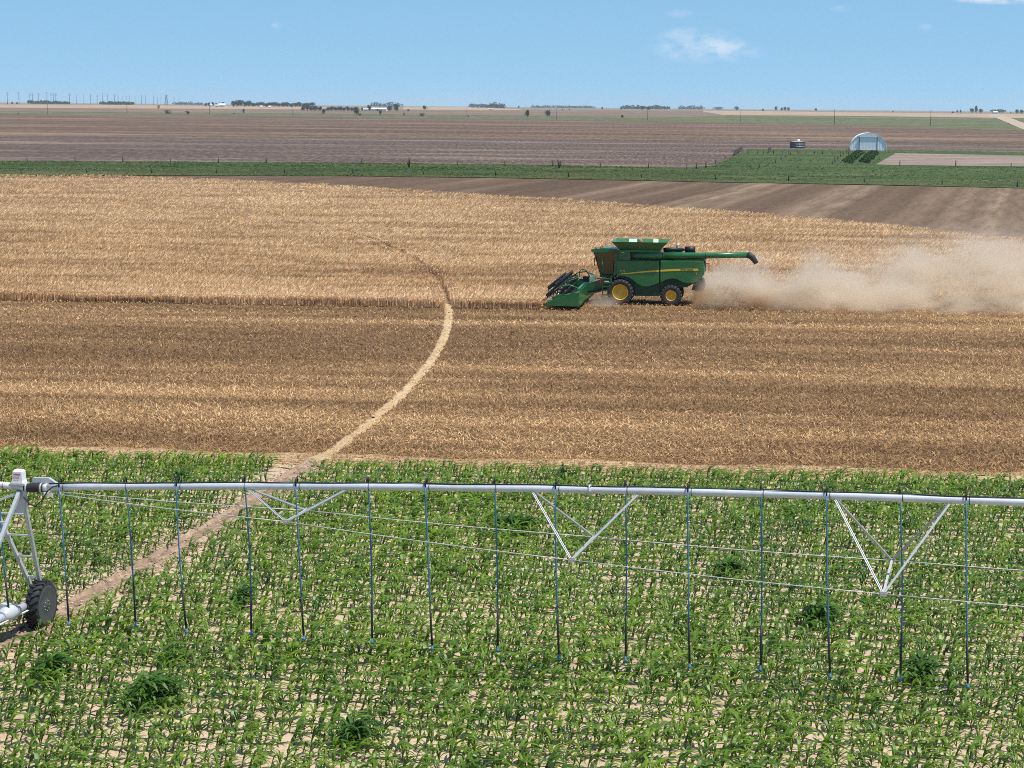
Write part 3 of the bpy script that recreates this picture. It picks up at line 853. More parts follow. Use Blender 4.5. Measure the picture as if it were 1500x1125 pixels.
for args in ((212, 1036, 0.72, 0.75, 46, 1.2, 'largest dark green clump of dense corn near the lower left corner'),
             (68, 1000, 0.36, 0.5, 20, 1.15, 'dark clump of dense corn below the pivot wheel by the left edge'),
             (350, 893, 0.22, 0.5, 14, 1.2, 'narrow dark clump of dense corn beside the fourth drop hose'),
             (742, 783, 0.9, 0.6, 40, 1.1, 'wide dark patch of dense corn under the pipe left of the middle truss brace'),
             (1342, 1003, 0.30, 0.6, 24, 1.25, 'dark clump of dense corn at the foot of a drop hose on the right'),
             (516, 1095, 0.45, 0.5, 24, 1.1, 'dark clump of dense corn low in the picture left of centre'),
             (1064, 846, 0.4, 0.5, 20, 1.05, 'dark clump of dense corn between the middle and right truss braces'),
             (1190, 918, 0.55, 0.6, 28, 1.1, 'dark patch of dense corn below left of the right truss brace'),
             (250, 972, 0.3, 0.4, 12, 1.1, 'small dark tuft of dense corn right of the pivot wheel'),
             (826, 707, 0.25, 0.5, 12, 1.05, 'dark tuft of dense corn on the far corn edge above the pipe'),
             (262, 712, 0.28, 0.6, 12, 1.15, 'dark tuft of dense corn just above the pipe on the left'),
             (1190, 700, 0.0, 0.0, 0, 1, '')):
    if args[4]: corn_clump(*args[:4], int(args[4]*1.4), args[5]*1.0, args[6])
# loose clods lie along the rut
def clod_mesh(seed):
    r_ = random.Random(seed)
    bm = bmesh.new(); bmesh.ops.create_icosphere(bm, subdivisions=1, radius=1)
    for v in bm.verts: v.co *= r_.uniform(0.7, 1.15)
    me = bpy.data.meshes.new('clod'); bm.to_mesh(me); bm.free()
    return np.array([v.co[:] for v in me.vertices]), np.array([p.vertices[:] for p in me.polygons])
V_, T_, b = [], [], 0
cl = [clod_mesh(i) for i in range(5)]
for j in range(1500):
    a = random.uniform(ang(-300, 1050), A_EDGE); o_ = random.choice((-0.36, 0.34, 0.5, -0.6)) + random.gauss(0, 0.18)
    vv, ff = cl[j % 5]
    s_ = random.uniform(0.015, 0.06)
    r0 = PIV_R + o_
    V_.append(vv * np.array([s_, s_, s_*0.7]) + np.array([PIV_C[0] + r0*math.cos(a), PIV_C[1] + r0*math.sin(a), 0.09])); T_.append(ff + b); b += len(vv)
tag(link('soil_clods', np_mesh('soil_clods', np.concatenate(V_), np.concatenate(T_), M['soil'])), 'small loose soil clods along the wheel rut', 'soil', kind='stuff')

# ------------------------------------------------------------------ centre-pivot irrigator
TH = R(13.3)
PD = np.array([math.cos(TH), -math.sin(TH), 0]); PE = np.array([math.sin(TH), math.cos(TH), 0])
P0 = np.array([-11.713, 48.879, 0.0]); PZ = 3.85; SPAN, RISE = 58.0, 0.91
piv = empty('center_pivot_irrigator', tuple(P0), -TH)
tag(piv, 'long galvanised center pivot irrigation pipe with trusses and hoses crossing the corn', 'irrigator')
# local frame: x along the pipe to the right, y away from the camera
def pz(t):
    k = (t % SPAN) / SPAN
    return PZ + 4 * RISE * k * (1 - k)
def pipe_run(t0, t1):
    n_ = max(2, int((t1 - t0) / 1.2))
    b = MB()
    b.tube([(t0 + (t1-t0)*i/n_, 0, pz(min(max(t0 + (t1-t0)*i/n_, t0+1e-4), t1-1e-4))) for i in range(n_+1)], 0.084, 16)
    return b
pipe = pipe_run(0.62, SPAN - 0.05).build('span_pipe', M['pipe'], piv)
pipe_run(-30, -0.02).build('span_pipe', M['pipe'], piv)
fl = MB()
for t in (0.66, 12.9 + 0.9, 13.9 + 0.0):
    pass
for t in (13.85, 26.9, 6.8 - 13.0):
    fl.tube([(t - 0.012, 0, pz(t)), (t + 0.012, 0, pz(t))], 0.125, 14)
    for k in range(6):
        a = k * math.pi / 3
        fl.tube([(t - 0.04, 0.108*math.cos(a), pz(t) + 0.108*math.sin(a)), (t + 0.04, 0.108*math.cos(a), pz(t) + 0.108*math.sin(a))], 0.012, 6)
fl.build('pipe_flange', M['galv'], pipe)
cb = MB(); cb.tube([(0.7 + i*1.0, -0.03 + 0.015*math.sin(i*1.7), pz(0.7 + i) + 0.095 + 0.01*math.sin(i*2.3)) for i in range(0, 34)], 0.014, 5)
cb.build('power_cable', M['blackhose'], pipe)

def tower(t0, left_edge):
    """four legs, base beam, wheels, drive; tw is the tower's part root"""
    tw = empty('tower', (t0, 0, 0), 0, piv)
    hb = 2.0                                   # half length of the base beam
    for sy in (-1, 1):
        for tx in (-0.05, -1.0):
            l = MB(); l.bar((tx, 0.07*sy, PZ - 0.10), (-0.42 + (0.10 if tx > -0.5 else -0.10), (hb - 0.42) if sy > 0 else -(hb + 0.5), 0.82), 0.085, 0.085, (1, 0, 0))
            l.build('leg', M['galv'], tw)
        r_ = MB()
        for k in (0.22, 0.42, 0.62, 0.82):
            zt = PZ - 0.10 - k * (PZ - 0.92)
            yy = 0.07 + k * (hb - 0.49) if sy > 0 else -(0.07 + k * (hb + 0.43))
            xa = -0.05 + k * (-0.32 + 0.05); xb = -1.0 + k * (-0.52 + 1.0)
            r_.bar((xa, yy, zt), (xb, yy, zt), 0.05, 0.04)
        r_.build('rung', M['galv'], tw)
    b = MB(); b.tube([(-0.42, -hb - 1.1, 0.72), (-0.42, hb, 0.72)], 0.10, 12); b.build('base_beam', M['galv'], tw)
    p = MB(); p.prism([(-0.18, PZ - 0.62), (0.06, PZ - 0.62), (0.10, PZ - 0.08), (-0.14, PZ - 0.08)], -0.05, 0.05); p.build('gusset_plate', M['galv'], tw)
    s_ = MB()
    s_.bar((-0.08, -0.06, PZ - 0.12), (-2.6, -0.9, PZ - 1.15), 0.05, 0.05); s_.bar((-0.08, 0.06, PZ - 0.12), (-2.6, 0.9, PZ - 1.15), 0.05, 0.05)
    s_.build('side_brace', M['galv'], tw)
    m_ = MB()
    m_.tube([(-0.42, -0.42, 0.74), (-0.42, -0.22, 0.74), (-0.42, 0.2, 0.74), (-0.42, 0.34, 0.74)], [0.12, 0.19, 0.19, 0.10], 14)
    m_.box(-0.62, -0.40, -0.18, 0.16, 0.70, 0.97)
    m_.build('gear_motor', M['greypaint'], tw)
    d_ = MB(); d_.tube([(-0.30, 0.3, 0.64), (-0.30, hb - 0.05, 0.62)], 0.022, 8); d_.tube([(-0.30, -0.3, 0.64), (-0.30, -hb + 0.05, 0.62)], 0.022, 8)
    d_.build('drive_shaft', M['whitebox'], tw)
    for sy in (-1, 1):
        w = empty('wheel', (t0 - 0.25, 1.36 if sy > 0 else -2.75, 0.63), 0, piv)
        ty = MB()
        ty.lathe([(-0.15, 0.30), (-0.16, 0.42), (-0.17, 0.54), (-0.12, 0.60), (0, 0.612), (0.12, 0.60), (0.17, 0.54), (0.16, 0.42), (0.15, 0.30)], (0, 0, 0), 'x', 36)
        for k in range(22):
            for sd in (-1, 1):
                a = 2*math.pi*(k + (0.5 if sd > 0 else 0)) / 22
                a2 = a + 0.17
                p0_ = (sd*0.165, 0.585*math.cos(a), 0.585*math.sin(a)); p1_ = (sd*0.005, 0.612*math.cos(a2), 0.612*math.sin(a2))
                ty.bar(p0_, p1_, 0.055, 0.075, (0, math.cos(a), math.sin(a)))
        ty.build('tyre', M['rubber'], w)
        ri = MB()
        ri.lathe([(0.165, 0.001), (0.165, 0.06), (0.15, 0.08), (0.155, 0.30), (0.172, 0.46), (0.176, 0.49), (0.15, 0.50)], (0, 0, 0), 'x', 32)
        ri.lathe([(-0.02, 0.001), (-0.02, 0.30), (-0.12, 0.36)], (0, 0, 0), 'x', 24)
        ri.build('rim', M['disc'], w)
        hb_ = MB()
        for k in range(8):
            a = k*math.pi/4
            hb_.tube([(0.14, 0.13*math.cos(a), 0.13*math.sin(a)), (0.168, 0.13*math.cos(a), 0.13*math.sin(a))], 0.010, 6)
        hb_.build('wheel_bolt', M['galv'], w)
        gbx = MB(); gbx.tube([(-0.05, 0, 0), (-0.30, 0, 0)], [0.13, 0.11], 12); gbx.build('gearbox', M['greypaint'], w)
    # joint in the pipe, control box
    bt = MB(); bt.tube([(0.06, 0, PZ), (0.14, 0, PZ), (0.22, 0, PZ), (0.30, 0, PZ + 0.01), (0.38, 0, PZ + 0.01), (0.46, 0, PZ + 0.02), (0.54, 0, PZ + 0.02)], [0.10, 0.10, 0.112, 0.118, 0.118, 0.112, 0.104], 16)
    bt.build('flexible_joint', M['rubber'], tw)
    cl_ = MB()
    for t in (0.12, 0.50): cl_.tube([(t-0.018, 0, PZ + t*0.03), (t+0.018, 0, PZ + t*0.03)], 0.125, 16)
    cl_.build('hose_clamp', M['galv'], tw)
    sp = MB(); sp.tube([(-0.04, 0, PZ), (0.07, 0, PZ)], 0.088, 16); sp.tube([(0.53, 0, PZ + 0.02), (0.66, 0, pz(0.66))], 0.088, 16); sp.build('pipe_end', M['pipe'], tw)
    br = MB()
    br.prism([(0.22, PZ + 0.10), (0.25, PZ + 0.24), (0.66, PZ + 0.25), (0.80, PZ + 0.16), (0.98, PZ + 0.10), (0.98, PZ + 0.075), (0.20, PZ + 0.08)], 0.05, 0.16)
    br.build('joint_bracket', M['galv'], tw)
    bx = MB()
    z0 = PZ + 0.12
    bx.add([(-0.27,-0.14,z0),(0.10,-0.14,z0),(0.10,0.14,z0),(-0.27,0.14,z0),(-0.24,-0.13,z0+0.08),(0.075,-0.13,z0+0.08),(0.075,0.13,z0+0.08),(-0.24,0.13,z0+0.08),
            (-0.22,-0.12,z0+0.33),(0.06,-0.12,z0+0.33),(0.06,0.12,z0+0.33),(-0.22,0.12,z0+0.33),(-0.19,-0.08,z0+0.385),(0.03,-0.08,z0+0.385),(0.03,0.08,z0+0.385),(-0.19,0.08,z0+0.385)],
           [(0,3,2,1)] + [(r*4+i, r*4+(i+1) % 4, r*4+4+(i+1) % 4, r*4+4+i) for r in range(3) for i in range(4)] + [(12,13,14,15)])
    bx.v = [(-0.085 + (q[0] + 0.085)*0.82, q[1]*0.9, z0 + (q[2] - z0)*0.82) for q in bx.v]
    box = bx.build('control_box', M['whitebox'], tw)
    ba = MB(); ba.box(-0.26, 0.12, -0.14, 0.14, z0 - 0.05, z0 - 0.004); ba.build('box_base', M['greypaint'], box)
    return tw, box
def text_part(name, body, size_, m, parent, loc, rx=R(90), extr=0.002, bold=0.0, sx=1.0):
    cu_ = bpy.data.curves.new(name, 'FONT')
    cu_.body = body; cu_.size = size_; cu_.extrude = extr; cu_.offset = bold
    cu_.align_x = 'CENTER'; cu_.align_y = 'CENTER'
    o = bpy.data.objects.new('tmp_text', cu_); C.objects.link(o)
    dg = bpy.context.evaluated_depsgraph_get()
    me = bpy.data.meshes.new_from_object(o.evaluated_get(dg))
    bpy.data.objects.remove(o, do_unlink=True); bpy.data.curves.remove(cu_)
    me.materials.clear(); me.materials.append(m)
    o = link(name, me, parent, loc)
    o.rotation_euler = (rx, 0, 0); o.scale = (sx, 1, 1)
    return o
tw, cbox = tower(0.0, True)
text_part('lettering', 'REINKE', 0.052, M['red'], cbox, (-0.085, -0.121, PZ + 0.12 + 0.205), R(87), 0.002, 0.003)
text_part('lettering', 'MAXIMIZER', 0.025, M['greyprint'], cbox, (-0.085, -0.124, PZ + 0.12 + 0.127), R(87), 0.002, 0.001)
tower(SPAN, False)

# trusses: pairs of sloping braces down to the tension rods, drawn apart by a spreader
VS_ = [(5.76, 8.14, 0.70, 0.70), (12.55, 14.96, 1.34, 1.28), (19.30, 21.75, 1.75, 1.68), (26.3, 28.7, 1.92, 1.85), (33.3, 35.7, 1.86, 1.8), (40.3, 42.7, 1.55, 1.5), (47.3, 49.7, 0.9, 0.9)]
ap = {-1: [(0.72, -0.10, pz(0.72) - 0.12)], 1: [(0.72, 0.10, pz(0.72) - 0.12)]}
for (t0, t1, h, s_) in VS_:
    tm = (t0 + t1) / 2 - 0.04
    for sy in (-1, 1):
        A = (tm, sy * s_, pz(tm) - h)
        ap[sy].append(A)
        for t in (t0, t1):
            b = MB(); b.bar((t, sy*0.05, pz(t) - 0.07), A, 0.058, 0.010, (0, 0, 1)); b.bar((t, sy*0.05, pz(t) - 0.07), A, 0.010, 0.055, (0, 0, 1))
            b.build('truss_brace', M['galv'], piv)
        pl = MB(); pl.box(A[0]-0.07, A[0]+0.07, A[1]-0.012, A[1]+0.012, A[2]-0.05, A[2]+0.05); pl.build('truss_plate', M['rod'], piv)
    b = MB(); b.bar((tm, -s_, pz(tm) - h), (tm, s_, pz(tm) - h), 0.05, 0.05); b.build('spreader_bar', M['rod'], piv)
for sy in (-1, 1):
    pts = ap[sy] + [(SPAN - 1.0, sy*0.1, PZ - 0.1)]
    for a, b_ in zip(pts[:-1], pts[1:]):
        b = MB()
        n_ = 6
        b.tube([(a[0]+(b_[0]-a[0])*i/n_, a[1]+(b_[1]-a[1])*i/n_, a[2]+(b_[2]-a[2])*i/n_ - 0.03*math.sin(math.pi*i/n_)) for i in range(n_+1)], 0.0105, 6)
        b.build('truss_rod', M['rod'], piv)
b = MB(); b.box(0.62, 0.84, -0.15, -0.085, PZ - 0.16, PZ - 0.08); b.build('rod_anchor', M['whitebox'], piv)
b = MB(); b.tube([(0.95, -0.09, PZ + 0.11), (0.85, -0.14, PZ + 0.08), (0.72, -0.16, PZ - 0.03), (0.58, -0.15, PZ - 0.25), (0.38, -0.12, PZ - 0.42), (0.22, -0.1, PZ - 0.38), (0.06, -0.08, PZ - 0.22)], 0.016, 6); b.build('cable_loop', M['blackhose'], piv)

# drop hoses: gooseneck over the pipe, blue hose, black weight, nozzle
DROPS = [1.01, 2.62, 4.0, 5.6, 6.95, 8.62, 10.06, 11.62, 13.09, 14.64, 16.08, 17.67, 19.12, 20.68, 22.09, 23.65, 25.2, 26.7, -0.55, -2.1, -3.6]
for i, t in enumerate(DROPS):
    sd = -1 if i % 2 == 0 else 1
    zp = pz(t)
    r_ = random.Random(40 + i)
    sway = (0.17 if t < 8 else 0.10) + r_.uniform(-0.05, 0.10)
    bowx = r_.uniform(-0.02, 0.05)
    zb = 0.62 + r_.uniform(-0.03, 0.03)
    yb = sd * 0.14
    zs = zb + 1.0
    def hp(z):
        k = (zp - z) / (zp - zb)
        return (t + sway * k + bowx * math.sin(math.pi * k), yb + 0.05 * sd * math.sin(math.pi*k), z)
    hs = MB(); n_ = 10
    hs.tube([hp(zp + 0.04 - (zp + 0.04 - zs) * k / n_) for k in range(n_+1)], 0.0175, 7)
    ho = hs.build('drop_hose', M['bluehose'], piv)
    gn = MB()
    gn.tube([(t, 0, zp + 0.05), (t, 0, zp + 0.15), (t, sd*0.03, zp + 0.20), (t, sd*0.08, zp + 0.21), (t, sd*0.125, zp + 0.17), (t, sd*0.14, zp + 0.03)], 0.021, 7)
    gn.tube([(t + 0.07, 0.098*math.cos(a), zp + 0.098*math.sin(a)) for a in [k*2*math.pi/14 for k in range(15)]], 0.007, 4)
    gn.build('gooseneck', M['blackhose'], ho)
    wt = MB(); wt.tube([hp(zs + 0.03), hp((zs+zb)/2), hp(zb + 0.10)], 0.026, 8); wt.build('hose_weight', M['blackhose'], ho)
    nz = MB(); q = hp(zb)
    nz.tube([(q[0], q[1], zb + 0.12), (q[0], q[1], zb + 0.04), (q[0], q[1], zb + 0.03), (q[0], q[1], zb - 0.02)], [0.022, 0.022, 0.042, 0.042], 8)
    nz.build('nozzle', M['bluehose'], ho)

# ------------------------------------------------------------------ combine harvester
cmb = empty('combine_harvester', (CO[0], CO[1], 0), -CTH)
tag(cmb, 'green combine harvester with yellow wheels cutting wheat in a trail of dust', 'combine')
def cpx(px, py): return ((px - 908) / 22.0, (447 - py) / 22.0)
# hull behind the panels
hull = MB()
hull.prism([(-0.2, 1.9), (-0.2, 2.95), (5.45, 2.98), (5.5, 2.1), (5.0, 1.6), (4.4, 1.25), (2.9, 1.15), (2.6, 0.75), (0.9, 0.75), (0.7, 1.5)], -1.45, 1.45)
hull.build('body', M['greendark'], cmb)
FP = [cpx(*p) for p in ((902, 404), (902, 381.6), (930, 381.4), (964.6, 381.2), (964.6, 413.4), (958, 416.5), (950, 418.9), (945, 419.5), (940, 418.8), (935, 416.8), (931, 414), (926, 409.8), (921, 406.6), (915, 404.6), (908, 404))]
RP = [cpx(*p) for p in ((965.6, 381.2), (1000, 380.8), (1029, 380.4), (1030.5, 392), (1030, 400), (1026, 405), (1021, 409.5), (1016, 412.6), (1002, 413), (997, 410.8), (992, 408.2), (987, 406.8), (982, 406.6), (976, 408), (970, 411), (965.6, 413.3))]
for sy in (-1, 1):
    for P_ in (FP, RP):
        b = MB()
        if sy < 0: b.prism(P_, -1.66, -1.46, 0.05)
        else: b.prism(P_, 1.66, 1.46, 0.05)
        b.build('side_panel', M['green'], cmb)
    def strip(pts_top, pts_bot):
        b_ = MB()
        poly = [cpx(*p) for p in pts_top] + [cpx(*p) for p in pts_bot[::-1]]
        y0, y1 = (-1.672, -1.655) if sy < 0 else (1.655, 1.672)
        b_.prism(poly, y0, y1)
        return b_.build('stripe', M['stripe'], cmb)
    strip([(908.5, 401.2), (925, 398.9), (945, 396.4), (964.2, 394.6)], [(908.5, 401.9), (925, 400.4), (945, 398.4), (964.2, 397.0)])
    st2 = strip([(966.2, 394.4), (985, 392.9), (1005, 392.0), (1021, 391.7)], [(966.2, 396.9), (985, 395.7), (1005, 394.9), (1021, 394.6)])
    if sy < 0:
        q = cpx(1004.5, 393.5); text_part('lettering', 'JOHN DEERE', 0.125, M['letter'], cmb, (q[0], -1.676, q[1]), R(90), 0.002, 0.004, 1.15)
        q = cpx(911, 397.0); text_part('lettering', 'S680', 0.14, M['stripe'], cmb, (q[0], -1.664, q[1]), R(90), 0.002, 0.004, 1.1)
b = MB(); b.box(*[cpx(1017.6, 0)[0], cpx(1019, 0)[0]], -1.675, -1.655, cpx(0, 400.6)[1], cpx(0, 397.4)[1]); b.build('reflector', M['orange'], cmb)
# upper housing round the grain tank, with the auger trough
up = MB()
up.box(-0.27, 0.62, -1.55, 1.55, 2.99, 3.66)
up.box(0.62, 2.62, -0.95, 1.55, 2.99, 3.66)
up.box(0.62, 2.62, -1.5, -0.95, 3.52, 3.66)
up.build('tank_housing', M['green'], cmb)
dk = MB(); dk.box(2.63, 5.4, -1.15, 1.35, 2.99, 3.30); dk.build('engine_deck', M['greendark'], cmb)
tr_ = MB(); tr_.box(0.63, 2.62, -1.5, -0.96, 2.99, 3.05); tr_.build('auger_trough', M['black'], cmb)
b = MB(); b.bar((2.66, -1.60, 3.0), (5.48, -1.60, 3.03), 0.07, 0.06); b.build('panel_rail', M['green'], cmb)
# grain tank extension: four flared walls
zb_, zt_ = 3.66, 4.22
bq = [(-0.10, -1.45), (2.55, -1.45), (2.55, 1.45), (-0.10, 1.45)]
tq = [(-0.62, -1.95), (3.12, -1.95), (3.12, 1.95), (-0.62, 1.95)]
for i in range(4):
    j = (i + 1) % 4
    cxm, cym = 1.25, 0.0
    def inn(p, k=0.03): return (p[0] - k*math.copysign(1, p[0]-cxm), p[1] - k*math.copysign(1, p[1]-cym))
    a0, a1, c0, c1 = bq[i], bq[j], tq[i], tq[j]
    b = MB()
    b.add([(*a0, zb_), (*a1, zb_), (*c1, zt_), (*c0, zt_), (*inn(a0), zb_), (*inn(a1), zb_), (*inn(c1), zt_), (*inn(c0), zt_)],
          [(0,1,2,3), (4,7,6,5), (3,2,6,7), (0,4,5,1), (1,5,6,2), (0,3,7,4)])
    b.build('tank_wall', M['green'], cmb)
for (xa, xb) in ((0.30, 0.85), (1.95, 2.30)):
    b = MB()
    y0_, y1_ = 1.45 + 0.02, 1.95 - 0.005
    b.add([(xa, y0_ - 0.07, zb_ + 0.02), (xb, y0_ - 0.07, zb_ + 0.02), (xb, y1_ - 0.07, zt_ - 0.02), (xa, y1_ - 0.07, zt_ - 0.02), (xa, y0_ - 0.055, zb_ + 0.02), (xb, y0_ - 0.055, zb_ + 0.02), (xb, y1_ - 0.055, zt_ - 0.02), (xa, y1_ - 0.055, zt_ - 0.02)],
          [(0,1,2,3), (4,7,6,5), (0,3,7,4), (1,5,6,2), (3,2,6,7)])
    b.build('tank_sun_patch', M['palemint'], cmb)  # pale panels paint the sun's reflection onto the far inner wall
b = MB(); b.tube([(1.25, 0.2, 3.75), (1.18, 0.1, 4.15), (1.10, 0.0, 4.36)], [0.16, 0.15, 0.13], 10); b.build('fill_auger', M['tanklid'], cmb)
b = MB(); b.add([(-0.08, -1.4, 3.70), (2.5, -1.4, 3.70), (2.5, 1.4, 3.70), (-0.08, 1.4, 3.70), (1.2, 0, 4.05)], [(0,1,4),(1,2,4),(2,3,4),(3,0,4)]); b.build('grain_heap', M['grain'], cmb)
# engine air intake, exhaust and pipes behind the tank
b = MB(); b.tube([(4.15, 0.35, 3.60), (4.85, 0.35, 3.62)], 0.24, 14); b.build('air_cleaner', M['black'], cmb)
b = MB(); b.tube([(2.75, -0.2, 3.62), (3.4, -0.1, 3.66), (4.1, 0.25, 3.62)], [0.16, 0.13, 0.10], 10); b.build('intake_pipe', M['black'], cmb)
b = MB(); b.box(2.75, 4.0, 0.1, 1.2, 3.30, 3.66); b.build('engine_hood', M['green'], cmb)
b = MB(); b.tube([(3.6, 0.9, 3.4), (3.6, 0.9, 3.85), (3.75, 0.9, 3.95)], 0.08, 8); b.build('exhaust_pipe', M['galv'], cmb)
# unloading auger folded back along the left side
b = MB(); b.tube([(0.80, -1.32, 3.27), (2.75, -1.38, 3.31)], 0.23, 16); b.build('auger_base_tube', M['green'], cmb)
b = MB(); b.tube([(2.76, -1.38, 3.31), (4.2, -1.42, 3.34), (6.2, -1.48, 3.40), (8.36, -1.54, 3.46)], [0.225, 0.215, 0.20, 0.19], 18); aug = b.build('unloading_auger', M['green'], cmb)
b = MB()
for x_ in (2.80, 5.62): b.tube([(x_ - 0.03, -1.38 - (x_-2.8)*0.028, 3.31 + (x_-2.8)*0.028), (x_ + 0.03, -1.38 - (x_-2.8)*0.028, 3.31 + (x_-2.8)*0.028)], 0.235, 16)
b.build('auger_clamp', M['green'], aug)
b = MB(); b.tube([(8.33, -1.54, 3.46), (8.50, -1.545, 3.44), (8.68, -1.55, 3.31), (8.86, -1.55, 3.06), (8.94, -1.55, 2.92)], [0.205, 0.215, 0.21, 0.17, 0.15], 14); b.build('auger_spout', M['spout'], aug)
b = MB(); b.bar((5.45, -1.3, 2.9), (5.45, -1.45, 3.2), 0.16, 0.10); b.build('auger_cradle', M['green'], cmb)
b = MB(); b.box(5.42, 5.60, -1.56, -1.30, 2.72, 3.0); b.build('tail_lamp', M['black'], cmb)
b = MB(); b.box(5.78, 5.86, -0.9, -0.8, 2.35, 2.85); b.build('rear_marker', M['orange'], cmb)
b = MB(); b.bar((5.5, -0.85, 2.8), (5.82, -0.85, 2.8), 0.04, 0.04); b.build('marker_arm', M['black'], cmb)
# tail: hood and straw chopper
b = MB(); b.prism([(4.7, 1.05), (5.3, 0.95), (5.6, 1.25), (5.45, 1.7), (4.9, 1.7)], -1.15, 1.15); b.build('straw_chopper', M['black'], cmb)
b = MB(); b.prism([(0.95, 0.62), (2.62, 0.62), (2.62, 1.5), (0.95, 1.5)], -1.55, -1.42, 0.02); b.build('lower_shield', M['greendark'], cmb)
b = MB(); b.tube([(0, -1.2, 0.85), (0, 1.2, 0.85)], 0.20, 12); b.build('front_axle', M['greendark'], cmb)
b = MB(); b.tube([(3.37, -1.2, 0.72), (3.37, 1.2, 0.72)], 0.14, 12); b.bar((3.37, 0, 0.72), (3.37, 0, 1.4), 0.4, 0.4, (1, 0, 0)); b.build('rear_axle', M['greendark'], cmb)
# wheels
def wheel(x_, y_, r, w_, rr, lugs):
    sy = -1 if y_ < 0 else 1
    e_ = empty('wheel', (x_, y_, r - 0.03), 0, cmb)
    ty = MB(); h_ = w_ / 2
    ty.lathe([(-h_*0.86, rr), (-h_*0.98, rr + (r-rr)*0.35), (-h_, rr + (r-rr)*0.68), (-h_*0.86, r*0.955), (-h_*0.5, r*0.965), (0, r*0.97), (h_*0.5, r*0.965), (h_*0.86, r*0.955), (h_, rr + (r-rr)*0.68), (h_*0.98, rr + (r-rr)*0.35), (h_*0.86, rr)], (0, 0, 0), 'y', 40)
    for k in range(lugs):
        for sd in (-1, 1):
            a = 2*math.pi*(k + (0.5 if sd > 0 else 0)) / lugs; a2 = a + 0.22
            ty.bar((r*0.945*math.cos(a), sd*h_*0.99, r*0.945*math.sin(a)), (r*0.975*math.cos(a2), sd*0.01, r*0.975*math.sin(a2)), 0.07, 0.075, (math.cos(a), 0, math.sin(a)))
    ty.build('tyre', M['dustrubber'], e_)
    ri = MB()
    o1 = sy * h_
    ri.lathe([(o1*0.80, rr*1.02), (o1*0.92, rr*1.03), (o1*0.92, rr*0.95), (o1*0.55, rr*0.86), (o1*0.42, rr*0.45), (o1*0.62, rr*0.36), (o1*0.66, rr*0.2), (o1*0.72, 0.001)], (0, 0, 0), 'y', 32)
    ri.build('rim', M['yellow'], e_)
    bo = MB()
    for k in range(10):
        a = 2*math.pi*k/10
        bo.tube([(rr*0.4*math.cos(a), o1*0.45, rr*0.4*math.sin(a)), (rr*0.4*math.cos(a), o1*0.64, rr*0.4*math.sin(a))], 0.018, 6)
    bo.build('wheel_bolt', M['yellow'], e_)
for sy in (-1, 1):
    wheel(0.0, sy * 1.38, 0.88, 0.74, 0.52, 22)
    wheel(3.37, sy * 1.42, 0.72, 0.58, 0.345, 20)
# cab
CY = 0.86
b = MB(); b.prism([(-2.08, 3.50), (-1.98, 3.62), (-1.2, 3.72), (-0.3, 3.70), (-0.16, 3.6), (-0.16, 3.44), (-1.86, 3.42)], -CY - 0.12, CY + 0.12); roof = b.build('cab_roof', M['green'], cmb)
b = MB(); b.box(-2.07, -1.90, -0.85, -0.55, 3.55, 3.66); b.box(-2.07, -1.90, 0.55, 0.85, 3.55, 3.66); b.build('work_lamp', M['amber'], roof)
for (xx, yy) in ((-1.42, -0.70), (-1.70, -0.93), (-1.42, 0.75)):
    b = MB(); b.tube([(xx, yy, 3.60), (xx, yy, 3.80)], [0.06, 0.05], 8); b.build('warning_lamp', M['redlens'], roof)
b = MB(); b.prism([(-1.42, 1.75), (-0.35, 1.75), (-0.35, 1.98), (-1.42, 1.98)], -CY - 0.02, CY + 0.02); b.build('cab_floor', M['greendark'], cmb)
for sy in (-1, 1):
    y_ = sy * CY
    for (p0_, p1_, m_) in (((-1.84, y_*0.96, 3.43), (-1.40, y_*0.96, 1.98), 'black'), ((-1.33, y_, 3.43), (-1.12, y_, 1.98), 'green'), ((-0.30, y_, 3.45), (-0.46, y_, 1.98), 'black')):
        b = MB(); b.bar(p0_, p1_, 0.08, 0.08, (0, 1, 0)); b.build('cab_pillar', M[m_], cmb)
    b = MB(); b.prism([(-1.80, 3.43), (-1.36, 3.43), (-1.16, 1.99), (-1.39, 1.99)], y_ - 0.008, y_ + 0.008); b.build('side_glass', M['glass'], cmb)
    b = MB(); b.prism([(-1.31, 3.43), (-0.34, 3.43), (-0.50, 1.99), (-1.10, 1.99)], y_ - 0.008, y_ + 0.008); b.build('door_glass', M['glass'], cmb)
b = MB(); b.add([(-1.86, -CY*0.94, 3.43), (-1.86, CY*0.94, 3.43), (-1.42, CY*0.94, 1.99), (-1.42, -CY*0.94, 1.99)], [(0, 1, 2, 3)])
b.add([(-1.85, -CY*0.94, 3.43), (-1.85, CY*0.94, 3.43), (-1.41, CY*0.94, 1.99), (-1.41, -CY*0.94, 1.99)], [(3, 2, 1, 0)]); b.build('windscreen', M['glass'], cmb)
b = MB(); b.prism([(-0.33, 1.95), (-0.27, 1.95), (-0.12, 3.5), (-0.2, 3.5)], -CY, CY); b.build('cab_rear_wall', M['black'], cmb)
b = MB(); b.box(-0.98, -0.52, -0.28, 0.28, 2.28, 2.46); b.prism([(-0.60, 2.4), (-0.44, 2.4), (-0.36, 3.15), (-0.48, 3.15)], -0.27, 0.27); b.box(-0.9, -0.6, -0.1, 0.1, 1.98, 2.3); b.build('operator_seat', M['seat'], cmb)
b = MB(); b.tube([(-1.40, -0.05, 1.98), (-1.28, -0.05, 2.5)], 0.04, 8); b.lathe([(0, 0.17), (0.03, 0.19), (0.0, 0.20)], (-1.26, -0.05, 2.53), 'z', 16); b.box(-1.0, -0.6, -0.55, -0.36, 2.2, 2.62); b.build('steering_console', M['black'], cmb)
